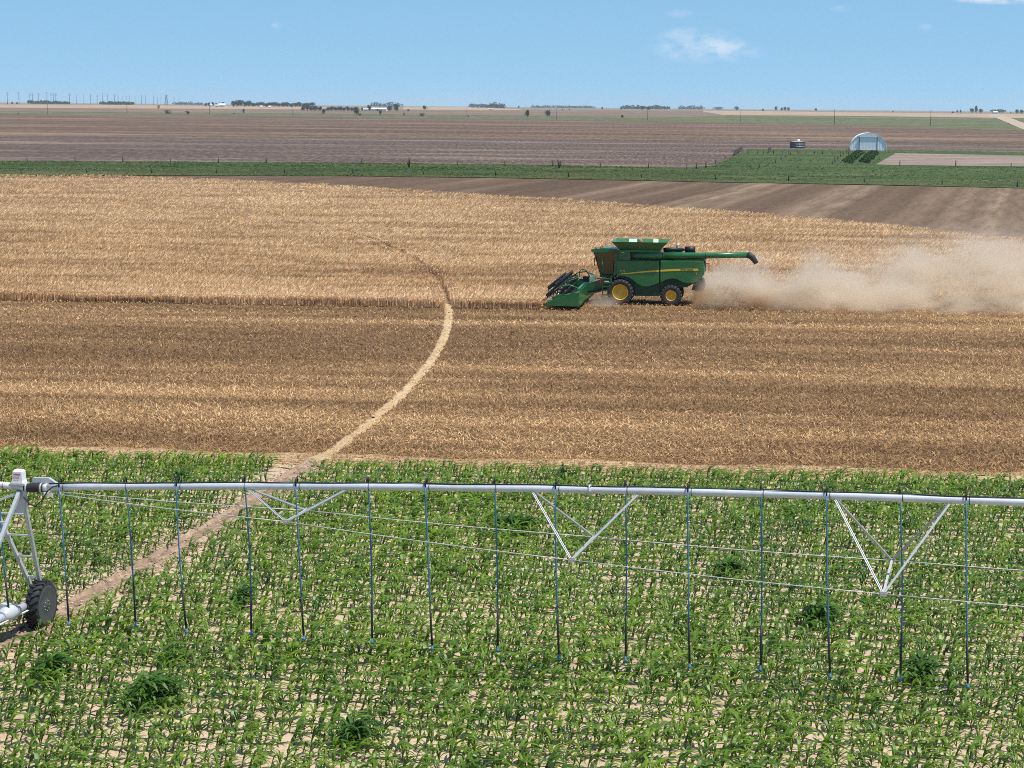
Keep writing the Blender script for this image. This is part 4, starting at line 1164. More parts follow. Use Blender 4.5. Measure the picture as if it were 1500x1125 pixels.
# front corner of the body beside the cab
b = MB(); b.prism([(-0.50, 1.95), (-0.28, 1.95), (-0.10, 3.66), (-0.28, 3.60)], -1.55, -CY - 0.10); b.build('corner_panel', M['green'], cmb)
b = MB(); b.box(0.05, 0.22, -1.565, -1.55, 3.47, 3.52); b.build('decal', M['palemint'], cmb)
# landing, ladder and rails
b = MB(); b.box(-1.35, -0.35, -1.60, -CY, 1.86, 1.94); b.build('landing', M['greendark'], cmb)
lad = MB()
for xx in (-1.18, -0.62): lad.bar((xx, -1.64, 0.32), (xx, -1.60, 1.92), 0.08, 0.08, (1, 0, 0))
ladder = lad.build('ladder', M['green'], cmb)
for k in range(6):
    b = MB(); b.box(-1.14, -0.66, -1.74, -1.56, 0.36 + 0.27*k, 0.43 + 0.27*k); b.build('rung', M['green'], ladder)
b = MB()
for xx in (-1.22, -0.58): b.tube([(xx, -1.60, 1.6), (xx, -1.60, 2.75), (xx, -1.3, 2.85)], 0.022, 6)
b.build('handrail', M['green'], cmb)
b = MB(); b.box(-1.05, -0.75, -1.735, -1.722, 1.52, 1.60); b.build('decal', M['whitebox'], ladder)
b = MB(); b.box(-1.36, -1.24, -1.62, -1.5, 1.35, 1.72); b.build('front_lamp', M['redlens'], cmb)
b = MB(); b.tube([(-1.6, -1.5, 1.72), (-1.3, -1.4, 1.72)], 0.03, 6); b.bar((-1.75, -1.6, 2.6), (-1.75, -1.6, 3.1), 0.18, 0.04, (1, 0, 0)); b.tube([(-1.75, -1.6, 3.05), (-1.6, -0.95, 3.45)], 0.02, 6); b.build('mirror', M['black'], cmb)
# feeder house
b = MB(); b.prism([(-0.5, 1.05), (-0.6, 1.85), (-2.45, 1.25), (-2.45, 0.45)], -0.75, 0.75); b.build('feeder_house', M['green'], cmb)
b = MB(); b.tube([(-0.9, -1.1, 1.1), (-2.2, -1.1, 0.75)], 0.06, 8); b.build('lift_cylinder', M['black'], cmb)

# header: a wide cutting platform with its reel
HY = 6.1
hd = MB()
hd.prism([(-2.52, 0.34), (-2.36, 0.34), (-2.30, 1.28), (-2.46, 1.30)], -HY, HY)       # back sheet
hd.bar((-2.40, -HY, 1.34), (-2.40, HY, 1.34), 0.16, 0.16)
hd.bar((-2.32, -HY, 0.42), (-2.32, HY, 0.42), 0.14, 0.16)
header = hd.build('header', M['green'], cmb)
b = MB(); b.prism([(-4.15, 0.30), (-2.55, 0.38), (-2.55, 0.44), (-4.15, 0.34)], -HY + 0.06, HY - 0.06); b.build('draper_belt', M['black'], header)
b = MB()
for k in range(120):
    yk = -HY + 0.05 + k * (2*HY - 0.1) / 119
    b.add([(-4.14, yk - 0.02, 0.30), (-4.14, yk + 0.02, 0.30), (-4.27, yk, 0.31), (-4.14, yk, 0.335)], [(0,1,2),(1,3,2),(3,0,2),(0,3,1)])
b.build('cutter_bar', M['galv'], header)
EP = [(-4.62, 0.28), (-2.32, 0.26), (-2.28, 1.20), (-2.9, 1.06), (-3.48, 0.92), (-3.54, 1.06), (-3.62, 1.05), (-3.76, 0.88), (-4.05, 0.70)]
for sy in (-1, 1):
    b = MB()
    if sy < 0: b.prism(EP, -HY - 0.14, -HY + 0.02, 0.05)
    else: b.prism(EP, HY + 0.14, HY - 0.02, 0.05)
    ep = b.build('end_panel', M['green'], header)
    b = MB()
    for (p0_, p1_) in (((-4.62, 0.30), (-4.05, 0.73)), ((-4.05, 0.73), (-3.62, 1.07)), ((-3.48, 0.95), (-2.9, 1.08)), ((-2.9, 1.08), (-2.28, 1.22))):
        b.tube([(p0_[0], sy*(HY + 0.06), p0_[1]), (p1_[0], sy*(HY + 0.06), p1_[1])], 0.045, 8)
    b.build('panel_edge', M['green'], header)
    b = MB(); b.tube([(-4.55, sy*HY, 0.30), (-5.0, sy*HY, 0.22)], [0.05, 0.01], 8); b.build('crop_divider', M['yellow'], header)
    b = MB(); b.tube([(-2.40, sy*(HY - 0.35), 1.40), (-3.0, sy*(HY - 0.35), 1.62), (-3.55, sy*(HY - 0.35), 1.50), (-4.0, sy*(HY - 0.35), 1.16)], 0.05, 8); b.build('reel_arm', M['green'], header)
b = MB(); b.tube([(-2.40, 0, 1.40), (-3.0, 0, 1.60), (-4.0, 0, 1.2)], 0.05, 8); b.build('reel_arm', M['green'], header)
RC = (-4.0, 1.18); RRd = 0.50
b = MB(); b.tube([(RC[0], -HY + 0.15, RC[1]), (RC[0], HY - 0.15, RC[1])], 0.085, 12); b.build('reel_tube', M['black'], header)
for k in range(6):
    a = 2*math.pi*k/6 + 0.35
    bx_, bz_ = RC[0] + RRd*math.cos(a), RC[1] + RRd*math.sin(a)
    b = MB(); b.tube([(bx_, -HY + 0.2, bz_), (bx_, HY - 0.2, bz_)], 0.035, 6)
    b.box(bx_ - 0.03, bx_ + 0.03, -HY + 0.2, HY - 0.2, bz_ - 0.13, bz_ - 0.0)
    for j in range(70):
        yj = -HY + 0.25 + j * (2*HY - 0.5) / 69
        b.box(bx_ - 0.008 + 0.02, bx_ + 0.008 + 0.02, yj - 0.008, yj + 0.008, bz_ - 0.28, bz_)
    b.build('reel_bat', M['black'], header)
for yk in (-HY + 0.22, -HY/2, 0.05, HY/2, HY - 0.22):
    b = MB()
    for k in range(6):
        a = 2*math.pi*k/6 + 0.35
        b.bar((RC[0], yk, RC[1]), (RC[0] + RRd*math.cos(a), yk, RC[1] + RRd*math.sin(a)), 0.05, 0.03, (0, 1, 0))
        a2 = a + math.pi/3
        b.bar((RC[0] + RRd*0.75*math.cos(a), yk, RC[1] + RRd*0.75*math.sin(a)), (RC[0] + RRd*0.75*math.cos(a2), yk, RC[1] + RRd*0.75*math.sin(a2)), 0.04, 0.03, (0, 1, 0))
    b.build('reel_spider', M['black'], header)
b = MB(); b.tube([(-2.45, HY*0.55, 1.4), (-2.7, HY*0.5, 1.9), (-3.0, HY*0.47, 2.0), (-3.15, HY*0.45, 1.8), (-3.1, HY*0.45, 1.5)], 0.035, 6); b.build('hydraulic_hose', M['black'], header)
b = MB(); b.box(-2.6, -2.2, -0.5, 0.1, 1.40, 1.75); b.build('gear_case', M['black'], header)

# flying chaff and dust behind the machine
def cworld(x_, y_, z_): w = CO + crot(x_, y_); return np.array([w[0], w[1], z_])
n = 9000
q = rng.uniform(0, 1, n)
lx_ = 5.7 + 3.4*q + rng.normal(0, 0.35, n); ly_ = rng.normal(0, 1.2, n) - 1.6
lz_ = np.abs((0.25 + 1.05*np.exp(-((q - 0.45)/0.2)**2) + 0.2*np.sin(q*23)) * rng.uniform(0, 1, n)**1.4 + rng.normal(0, 0.08, n))
cx_ = CO[0] + lx_*math.cos(CTH) + ly_*math.sin(CTH); cy_ = CO[1] - lx_*math.sin(CTH) + ly_*math.cos(CTH)
e1 = rng.normal(0, 1, (n, 3)); e1 /= np.linalg.norm(e1, axis=1)[:, None]
e2 = np.cross(e1, rng.normal(0, 1, (n, 3))); e2 /= np.linalg.norm(e2, axis=1)[:, None]
c_ = np.stack([cx_, cy_, lz_ + 0.05], -1)
L_ = rng.uniform(0.02, 0.10, n)[:, None]; W_ = rng.uniform(0.010, 0.032, n)[:, None]
V = np.stack([c_ - e1*L_ - e2*W_, c_ + e1*L_ - e2*W_, c_ + e1*L_ + e2*W_, c_ - e1*L_ + e2*W_], 1).reshape(-1, 3)
Q = np.arange(4*n).reshape(-1, 4)
tag(link('flying_chaff', np_mesh('flying_chaff', V, Q, M['chaff'])), 'brown chaff and straw blown out behind the combine', 'chaff', kind='stuff')

def dust_mat(name, col, dens, shape, nscale, thr, aniso=0.25):
    """shape(t, x, y, z) gives the falloff in the box's own metres"""
    m = bpy.data.materials.new(name)
    m.use_nodes = True
    t = m.node_tree
    t.nodes.clear()
    o_ = N(t, 'ShaderNodeOutputMaterial')
    v_ = N(t, 'ShaderNodeVolumePrincipled')
    v_.inputs['Color'].default_value = (*col, 1)
    v_.inputs['Anisotropy'].default_value = aniso
    c = N(t, 'ShaderNodeTexCoord')
    sp_ = N(t, 'ShaderNodeSeparateXYZ')
    t.links.new(c.outputs['Object'], sp_.inputs[0])
    nz_ = noise(t, c.outputs['Object'], nscale, 0, 5, 0.68)
    k = math_node(t, 'MULTIPLY', math_node(t, 'SUBTRACT', nz_, thr, clamp=True), 1.0 / (0.75 - thr), clamp=True)
    f_ = shape(t, sp_.outputs['X'], sp_.outputs['Y'], sp_.outputs['Z'])
    d_ = math_node(t, 'MULTIPLY', math_node(t, 'MULTIPLY', k, f_), dens)
    t.links.new(d_, v_.inputs['Density'])
    t.links.new(v_.outputs[0], o_.inputs['Volume'])
    return m
def sstep(t, v, a, b_):
    mr = N(t, 'ShaderNodeMapRange', interpolation_type='SMOOTHSTEP')
    mr.inputs['From Min'].default_value = a; mr.inputs['From Max'].default_value = b_
    t.links.new(v, mr.inputs['Value'])
    return mr.outputs[0]
def plume_shape(t, X, Y, Z):
    top = math_node(t, 'ADD', math_node(t, 'MULTIPLY', X, 0.11), 2.5)          # the cloud climbs as it drifts off
    zr = math_node(t, 'DIVIDE', Z, top)
    a = math_node(t, 'POWER', math_node(t, 'SUBTRACT', 1.0, sstep(t, zr, 0.1, 1.5)), 1.6)
    b_ = math_node(t, 'MULTIPLY', sstep(t, X, -1.2, 1.6), math_node(t, 'SUBTRACT', 1.0, sstep(t, X, 26, 46)))
    yy = math_node(t, 'ABSOLUTE', Y)
    c = math_node(t, 'SUBTRACT', 1.0, sstep(t, yy, 2.0, 6.0))
    return math_node(t, 'MULTIPLY', math_node(t, 'MULTIPLY', a, b_), c)
def dust_box(name, x0, x1, y0, y1, z0, z1, loc_l, m, label):
    b = MB(); b.box(x0, x1, y0, y1, z0, z1)
    w = cworld(*loc_l)
    o = b.build(name, m, None, (w[0], w[1], w[2]), -CTH + R(2.5))
    return tag(o, label, 'dust', kind='stuff')
dust_box('dust_plume', -1.5, 46, -6.2, 6.2, 0.02, 6.8, (5.2, 0, 0),
         dust_mat('pale_dust', (0.98, 0.87, 0.72), 3.0, plume_shape, (0.24, 0.34, 0.50), 0.465), 'pale dust cloud drifting right behind the combine')
def low_shape(t, X, Y, Z):
    a = math_node(t, 'SUBTRACT', 1.0, sstep(t, Z, 0.2, 1.6))
    b_ = math_node(t, 'MULTIPLY', sstep(t, X, 0.0, 1.2), math_node(t, 'SUBTRACT', 1.0, sstep(t, X, 4.5, 9.5)))
    c = math_node(t, 'SUBTRACT', 1.0, sstep(t, math_node(t, 'ABSOLUTE', Y), 1.0, 3.4))
    return math_node(t, 'MULTIPLY', math_node(t, 'MULTIPLY', a, b_), c)
dust_box('chaff_dust', 0, 9.5, -3.5, 3.5, 0.02, 1.9, (4.6, -1.2, 0),
         dust_mat('brown_dust', (0.72, 0.47, 0.25), 5.0, low_shape, (0.6, 0.6, 0.9), 0.40), 'thick brown chaff dust low behind the rear wheels')
def hdr_shape(t, X, Y, Z):
    a = math_node(t, 'SUBTRACT', 1.0, sstep(t, Z, 0.1, 1.0))
    b_ = math_node(t, 'MULTIPLY', sstep(t, X, 0.0, 0.8), math_node(t, 'SUBTRACT', 1.0, sstep(t, X, 1.4, 2.6)))
    return math_node(t, 'MULTIPLY', a, b_)
dust_box('header_dust', 0, 2.6, -2.6, 1.8, 0.02, 1.1, (-2.2, -2.2, 0),
         dust_mat('grey_dust', (0.84, 0.72, 0.60), 0.8, hdr_shape, (0.9, 0.9, 1.2), 0.34), 'thin dust between the header and the front wheel')

# ------------------------------------------------------------------ pasture grass, fences, yard
n = 26000
px = rng.uniform(-120, 1620, n)
top = np.interp(px, [c[0] for c in GRASS], [c[1] for c in GRASS]); bot = np.interp(px, [c[0] for c in GRASS], [c[2] for c in GRASS])
py = top + (bot - top) * rng.uniform(0, 1, n)
dry = (px > 1286) & (py > np.interp(px, [c[0] for c in DRY], [c[1] for c in DRY]) - 0.3) & (py < np.interp(px, [c[0] for c in DRY], [c[2] for c in DRY]) + 0.5)
x, y = gpv(px[~dry], py[~dry])
dryness = np.where(bot - top > 26, np.clip(((py - bot) + 9) / 9, 0, 1), np.clip(((py - top) / (bot - top) - 0.45) * 1.6, 0, 1))[~dry] * 0.6
hn = smooth_noise(x, y, 14, 9, 31)
V, Q, t_ = blades(x, y, 0.12 + 0.07*hn, 0.22 + 0.08*hn, 0.40*np.ones_like(x), 2, 0.6, 0.02, 0.4, 0.0, 0.5)
big = smooth_noise(V[:, 0].astype(float), V[:, 1].astype(float), 26, 12, 33)
tag(link('pasture_grass', np_mesh('pasture_grass', V, Q, M['grassblade'], np.clip(0.20 + 0.5*big + 0.2*(t_ - 0.5) + np.repeat(dryness, 12), 0, 1))), 'tussocky green grass growing in the fenced strip', 'grass', kind='stuff')

def post_mesh(h, w):
    b = MB(); b.tube([(0, 0, -0.2), (0.01, 0, h*0.5), (0.0, 0.01, h)], [w, w*0.95, w*0.85], 6); return b.mesh('post', M['wood'])
PM = [post_mesh(1.25, 0.11), post_mesh(1.45, 0.13), post_mesh(1.1, 0.10)]
def fence(name, pts, label, hs=1.2, wires=4, mesh=None, group=None, wr=0.010):
    base = np.array(pts[0])
    o = empty(name, base)
    tag(o, label, 'fence', group)
    for i, p in enumerate(pts):
        q = link('post', mesh or PM[i % 3], o, np.array(p) - base, random.uniform(0, 3))
        q.rotation_euler = (random.gauss(0, 0.03), random.gauss(0, 0.03), random.uniform(0, 3))
    for k in range(wires):
        b = MB(); z = hs * (0.3 + 0.62*k/max(1, wires-1))
        b.tube([(p[0]-base[0], p[1]-base[1], p[2]-base[2]+z) for p in pts], wr, 3, False)
        b.build('wire', M['wire'], o)
    return o
near = [(-160, 255.5), (-64, 255), (31, 254.5), (127, 254), (222, 254), (317, 254), (417, 254), (517, 255), (620, 256), (726, 257.5), (833, 259.5), (940, 261.5), (1048, 263.5), (1155, 265.5), (1266, 268), (1380, 271), (1490, 274), (1600, 277)]
fence('wire_fence', [gp(*p) for p in near], 'long wire fence with dark posts along the near side of the grass strip', wr=0.012)
farp = [(a, 237.4 + (0.0017*a if a < 0 else 0.0023*a + 0.0000072*a*a)) for a in range(-100, 1050, 70)]
fence('wire_fence', [gp(*p) for p in farp], 'long wire fence along the far side of the grass strip', wr=0.012)
fence('wire_fence', [gp(*p) for p in [(1083 + 12.2*k + random.uniform(-2, 2), 225.2 + 0.10*k) for k in range(15)]], 'fence of upright posts across the yard below the round tank', hs=1.3)
fence('wire_fence', [gp(*p) for p in ((1100, 247.5), (1112, 246), (1125, 243), (1136, 239), (1144, 234.5), (1151, 230), (1158, 227))], 'bent yard fence left of the yard centre', hs=1.2)
fence('wire_fence', [gp(*p) for p in ((1219, 240), (1223, 237), (1227, 233.5), (1231, 230), (1235, 226.5), (1240, 223.5), (1244, 221))], 'yard fence running back towards the arched shed', hs=1.3)
fence('wire_fence', [gp(*p) for p in ((1006, 249), (1034, 246), (1048, 240), (1062, 234), (1075, 229))], 'fence on the left edge of the green yard', hs=1.2)
fence('wire_fence', [gp(*p) for p in ((1318, 242.6), (1400, 244), (1481, 245.5), (1560, 247))], 'fence below the dry bare patch', hs=1.3)
# plank windbreak panels
def plank_panel(pa, pb, h, label, nb):
    a, b_ = gp(*pa), gp(*pb)
    o = empty('plank_windbreak', a)
    tag(o, label, 'windbreak')
    d = b_ - a
    dn_ = d / np.linalg.norm(d)
    bm_ = MB(); L = np.linalg.norm(d) / nb
    bm_.box(-L*0.46, L*0.46, -0.04, 0.04, 0, h); me = bm_.mesh('plank', M['wood'])
    for k in range(nb):
        q = d * (k + 0.5) / nb
        pl_ = link('plank', me, o, q, math.atan2(dn_[1], dn_[0])); pl_.scale = (1, 1, random.uniform(0.9, 1.08))
    r_ = MB(); r_.bar((0, 0, h*0.35), (d[0], d[1], h*0.35), 0.22, 0.14); r_.bar((0, 0, h*0.8), (d[0], d[1], h*0.8), 0.22, 0.14); r_.build('rail', M['wood'], o)
plank_panel((1075.5, 228.5), (1087.5, 220.5), 1.5, 'long dark plank windbreak on the left edge of the yard', 24)
plank_panel((1125, 224.8), (1129.5, 221.6), 1.5, 'short dark plank windbreak panel left of the round tank', 10)
# hedge rows
def leaf_cloud(centers, radii, nper, size_, seed, flat=1.0):
    r_ = np.random.default_rng(seed)
    P, Nn, T = [], [], []
    for c, rad, m_ in zip(centers, radii, nper):
        u = r_.normal(0, 1, (m_, 3)); u /= np.linalg.norm(u, axis=1)[:, None]
        rr = r_.uniform(0.35, 1.0, m_)[:, None] ** 0.6
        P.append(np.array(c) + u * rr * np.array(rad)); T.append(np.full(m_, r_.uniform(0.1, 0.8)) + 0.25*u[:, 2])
    P = np.concatenate(P); T = np.concatenate(T)
    m_ = len(P)
    e1 = r_.normal(0, 1, (m_, 3)); e1 /= np.linalg.norm(e1, axis=1)[:, None]
    e2 = np.cross(e1, r_.normal(0, 1, (m_, 3))); e2 /= np.linalg.norm(e2, axis=1)[:, None]
    s_ = size_ * r_.uniform(0.6, 1.3, m_)[:, None]
    V = np.stack([P - e1*s_, P - e2*s_*0.7, P + e1*s_, P + e2*s_*0.7], 1).reshape(-1, 3)
    return V, np.arange(4*m_).reshape(-1, 4), np.clip(np.repeat(T + r_.normal(0, 0.15, m_), 4), 0, 1)
def hedge(pa, pb, h, w, label, seed):
    a, b_ = gp(*pa), gp(*pb)
    o = empty('hedge', a); tag(o, label, 'hedge')
    d = b_ - a; n_ = 16
    cs = [d*(k+0.5)/n_ + np.array([0, 0, h*0.5]) for k in range(n_)]
    V, Q, T = leaf_cloud(cs, [(w*random.uniform(0.8, 1.2), np.linalg.norm(d)/n_*1.1, h*0.55*random.uniform(0.85, 1.15)) for _ in cs], [90]*n_, 0.28, seed)
    V[:, 2] = np.maximum(V[:, 2], 0.02)
    link('foliage', np_mesh('foliage', V, Q, M['hedgeleaf'], T), o)
    s_ = MB()
    for k in range(n_): q = d*(k+0.5)/n_; s_.tube([(q[0], q[1], -0.05), (q[0]+0.05, q[1], h*0.8)], 0.05, 4)
    s_.build('stem', M['bark'], o)
hedge((1241, 239.5), (1260, 224.5), 1.0, 0.42, 'dark green hedge row in front of the arched shed, the left one of two', 3)
hedge((1265.5, 239.5), (1281, 224.5), 1.0, 0.42, 'dark green hedge row in front of the arched shed, the right one of two', 4)
# dry brush in the strip
def brush(px, py, h, label, seed):
    p = gp(px, py); r_ = random.Random(seed)
    b = MB()
    for k in range(16):
        a = r_.uniform(0, 6.28); sp_ = r_.uniform(0.1, 0.55); hh = h*r_.uniform(0.4, 1)
        b.tube([(0.1*math.cos(a), 0.1*math.sin(a), -0.05), (sp_*0.6*math.cos(a), sp_*0.6*math.sin(a), hh*0.6), (sp_*math.cos(a), sp_*math.sin(a), hh)], [0.07, 0.05, 0.015], 4)
        b.tube([(sp_*0.6*math.cos(a), sp_*0.6*math.sin(a), hh*0.6), (sp_*0.6*math.cos(a)+0.3*math.cos(a+1), sp_*0.6*math.sin(a)+0.3*math.sin(a+1), hh*0.9)], [0.04, 0.015], 4)
    tag(b.build('dry_bush', M['drybrush'], None, p), label, 'bush')
brush(599, 245, 2.4, 'bare brown bush in the grass strip left of centre', 1)
brush(819, 246.5, 2.2, 'bare brown bush in the grass strip right of centre', 2)

# arched steel shed
def shed():
    p = gp(1272, 220.5)
    ppm = FPX / p[1]
    o = empty('arched_shed', p, R(-8)); tag(o, 'pale blue arched corrugated steel shed with a big square door', 'shed')
    Wd, Hd, L = 52/ppm/2, 25/ppm, 16.0
    def arch(k, n_=28): a = math.pi*k/n_; return (-Wd*math.cos(a), Hd*math.sin(a)**0.85)
    b = MB(); n_ = 28; nr = 48
    V, F_ = [], []
    for j in range(nr + 1):
        dr = 0.05*(j % 2)
        for k in range(n_ + 1):
            xx, z_ = arch(k); V.append((xx*(1 + dr/Wd), L*j/nr, z_*(1 + dr/Hd)))
    for j in range(nr):
        for k in range(n_): F_.append((j*(n_+1)+k, j*(n_+1)+k+1, (j+1)*(n_+1)+k+1, (j+1)*(n_+1)+k))
    b.add(V, F_); b.build('roof', M['hutsteel'], o)
    b = MB()
    xs_ = np.linspace(-Wd*0.985, Wd*0.985, 45)
    for i in range(44):
        def zt(xv): return Hd*max(0.0, (1 - (xv/Wd)**2))**0.425*0.985
        yo0, yo1 = 0.12 + 0.05*(i % 2), 0.12 + 0.05*((i+1) % 2)
        b.add([(xs_[i], yo0, 0), (xs_[i+1], yo1, 0), (xs_[i+1], yo1, zt(xs_[i+1])), (xs_[i], yo0, zt(xs_[i]))], [(0, 1, 2, 3)])
    b.build('end_wall', M['hutsteel'], o)
    x0, x1 = (1259 - 1272)/ppm, (1284 - 1272)/ppm
    hz = 19.5/ppm
    b = MB()
    for i in range(12):
        xa = x0 + (x1-x0)*i/12; xb = x0 + (x1-x0)*(i+1)/12
        b.box(xa + 0.015, xb - 0.015, -0.10, 0.03 - 0.04*(i % 2), 0.12, hz)
    door = b.build('door', M['hutsteel'], o)
    b = MB(); b.box(x0 - 0.15, x1 + 0.15, -0.32, -0.05, hz, hz + 0.42); b.build('door_track', M['hutwhite'], door)
    b = MB(); b.box(x0 - 0.10, x0 + 0.06, -0.18, 0.0, 0, hz - 0.003); b.box(x1 - 0.06, x1 + 0.12, -0.2, 0.0, 0, hz - 0.003); b.build('door_frame', M['disc'], door)
    b = MB(); b.box(x0 - 0.8, x1 + 0.5, -0.7, -0.02, 0.06, 0.14); b.build('door_sill', M['dryground'], o)
    b = MB()
    n2 = 30
    for k in range(n2):
        (xa, za), (xb, zb2) = arch(k, n2), arch(k+1, n2)
        b.bar((xa*1.012, 0.0, za*1.012), (xb*1.012, 0.0, zb2*1.012), 0.16, 0.10, (0, 1, 0))
    b.build('arch_trim', M['hutwhite'], o)
shed()
# round tank
p = gp(1168, 217.2); ppm = FPX / p[1]
tk = empty('round_tank', p); tag(tk, 'dark round steel tank with a rusty lid beside the yard', 'tank')
rt, ht = 11/ppm, 9/ppm
b = MB(); b.lathe([(0, rt), (ht*0.25, rt), (ht*0.25, rt+0.04), (ht*0.28, rt+0.04), (ht*0.28, rt), (ht*0.62, rt), (ht*0.62, rt+0.04), (ht*0.65, rt+0.04), (ht*0.65, rt), (ht, rt), (ht, rt+0.06), (ht+0.08, rt+0.06), (ht+0.08, rt-0.05)], (0, 0, 0), 'z', 32); b.build('shell', M['tank'], tk)
b = MB(); b.lathe([(ht+0.02, rt-0.04), (ht+0.45, 0.6), (ht+0.5, 0.001)], (0, 0, 0), 'z', 24); b.build('lid', M['tanklid'], tk)
b = MB(); b.lathe([(ht+0.42, 0.55), (ht+0.85, 0.5), (ht+0.95, 0.001)], (0.25, -0.3, 0), 'z', 14); b.build('hatch', M['hutwhite'], tk)
b = MB()
for k in range(9):
    a = math.pi + math.pi*(k+0.5)/9
    b.bar((rt*1.01*math.cos(a), rt*1.01*math.sin(a), 0.0), (rt*1.01*math.cos(a), rt*1.01*math.sin(a), ht), 0.10, 0.06, (math.cos(a), math.sin(a), 0))
b.build('stiffener', M['tank'], tk)

# ------------------------------------------------------------------ trees, farmsteads and poles towards the horizon
def crown_mesh(seed, n_, lobes, shape='round'):
    r_ = random.Random(seed)
    cs, rs = [], []
    for k in range(lobes):
        a = r_.uniform(0, 6.28); rad = r_.uniform(0.1, 0.55)
        zc = r_.uniform(0.26, 0.82)
        if shape == 'bush': zc = r_.uniform(0.12, 0.65)
        cs.append((rad*0.7*math.cos(a), rad*0.7*math.sin(a), zc)); rs.append((r_.uniform(0.26, 0.42), r_.uniform(0.26, 0.42), r_.uniform(0.17, 0.28)))
    V, Q, T = leaf_cloud(cs, rs, [n_ // lobes]*lobes, 0.055, seed)
    V[:, :2] *= 0.5 / max(0.3, np.abs(V[:, :2]).max()); V[:, 2] *= 1.0 / V[:, 2].max()
    V[:, 2] = np.maximum(V[:, 2], 0.03)
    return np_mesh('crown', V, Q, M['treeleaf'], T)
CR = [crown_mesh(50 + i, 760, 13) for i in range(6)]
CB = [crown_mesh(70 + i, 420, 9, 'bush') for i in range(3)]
def trunk_mesh(seed):
    r_ = random.Random(seed); b = MB()
    b.tube([(0, 0, -0.03), (0.01, 0, 0.25), (0.0, 0.01, 0.5), (0.02, 0, 0.75)], [0.045, 0.036, 0.026, 0.01], 6)
    for k in range(5):
        a = k*1.3 + r_.uniform(0, 0.5); z = 0.25 + 0.08*k
        b.tube([(0, 0, z), (0.16*math.cos(a), 0.16*math.sin(a), z + 0.16), (0.28*math.cos(a), 0.28*math.sin(a), z + 0.22)], [0.02, 0.014, 0.006], 4)
    return b.mesh('trunk', M['bark'])
TM = [trunk_mesh(i) for i in range(3)]
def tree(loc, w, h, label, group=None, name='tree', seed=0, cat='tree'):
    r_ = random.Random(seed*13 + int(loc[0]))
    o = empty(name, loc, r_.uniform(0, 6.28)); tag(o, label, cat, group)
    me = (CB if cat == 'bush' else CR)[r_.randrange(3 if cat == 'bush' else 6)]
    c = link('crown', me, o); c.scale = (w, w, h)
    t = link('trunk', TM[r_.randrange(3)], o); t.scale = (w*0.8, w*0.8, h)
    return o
def tree_px(px, py, wpx, hpx, label, group=None, cat='tree'):
    p = gp(px, py); k = FPX / p[1]
    return tree(p, wpx/k, hpx/k, label, group, 'bush' if cat == 'bush' else 'tree', int(px), cat)
BG = 'bushes along the far pasture'
TG = 'scattered trees in the far pasture'
for args in ((246, 167.3, 11, 6.5, 'wide low round bush in the far pasture on the left', BG, 'bush'), (275, 167.6, 9, 5.5, 'smaller low round bush right of the wide one on the left', BG, 'bush'),
             (232, 159.0, 5, 5, 'tiny dark bush below the lattice tower', BG, 'bush'), (357, 166.5, 4.5, 8, 'thin ragged dark tree below the long windbreak grove', TG),
             (343, 167.3, 4, 2.5, 'very small bush left of the thin ragged tree', BG, 'bush'), (474, 167.3, 8, 8.5, 'dark round tree at the left end of the far green strip', TG),
             (522, 168.6, 10.5, 11, 'largest dark tree left of the long white shed', TG), (527, 169.6, 5, 4, 'small bush at the foot of the large dark tree', BG, 'bush'),
             (557, 168.3, 6, 8, 'dark upright tree in front of the long white shed', TG), (592, 169, 4, 4, 'tiny dark bush right of the long white shed', BG, 'bush'),
             (618, 170.5, 10, 5.5, 'wide low green bush in the pasture right of the white shed', BG, 'bush'), (686, 171.5, 3, 2.5, 'tiny bush at the foot of a pole', BG, 'bush'),
             (772.5, 171.8, 9.5, 11, 'dark tree with leaning trunk, left of the pair at picture centre', TG), (802, 170.8, 10.5, 10, 'dark rounded tree, right of the pair at picture centre', TG),
             (911.5, 173.2, 4.5, 5, 'small dark tree alone in the strip right of the pair', TG), (622, 161.3, 9, 7, 'dark round tree on the field edge right of the farmstead', TG),
             (824, 161.2, 3, 2.2, 'left of two tiny dark bushes in the brown field', BG, 'bush'), (834, 161.2, 3, 2, 'right of two tiny dark bushes in the brown field', BG, 'bush'),
             (27, 167.6, 2.5, 2.5, 'tiny bush on the strip at the far left', BG, 'bush')):
    tree_px(*args[:5], group=args[5], cat=args[6] if len(args) > 6 else 'tree')
def tree_at(px, D, wpx, hpx, label, group=None, cat='tree', sink=0.0):
    p = at(px, D); k = FPX / D
    p[2] -= sink
    return tree(p, wpx/k, hpx/k, label, group, 'bush' if cat == 'bush' else 'tree', int(px*3), cat)
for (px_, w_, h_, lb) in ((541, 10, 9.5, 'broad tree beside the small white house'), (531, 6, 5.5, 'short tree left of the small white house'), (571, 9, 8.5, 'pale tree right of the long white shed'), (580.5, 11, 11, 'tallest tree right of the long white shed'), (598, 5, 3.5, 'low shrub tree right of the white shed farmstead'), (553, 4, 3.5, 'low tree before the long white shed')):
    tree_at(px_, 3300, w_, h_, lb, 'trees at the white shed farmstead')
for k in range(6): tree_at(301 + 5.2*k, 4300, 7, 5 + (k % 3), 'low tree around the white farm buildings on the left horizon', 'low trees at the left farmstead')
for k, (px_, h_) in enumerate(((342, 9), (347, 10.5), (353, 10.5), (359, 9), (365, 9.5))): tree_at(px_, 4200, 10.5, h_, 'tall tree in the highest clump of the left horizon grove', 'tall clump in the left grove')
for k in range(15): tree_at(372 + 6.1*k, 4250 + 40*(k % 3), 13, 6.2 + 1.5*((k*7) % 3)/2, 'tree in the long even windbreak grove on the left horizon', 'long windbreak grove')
for k in range(5): tree_at(444 + 6.2*k, 3250, 11, 7 + (k % 2), 'tree in the short dark row before the windbreak end', 'short dark tree row')
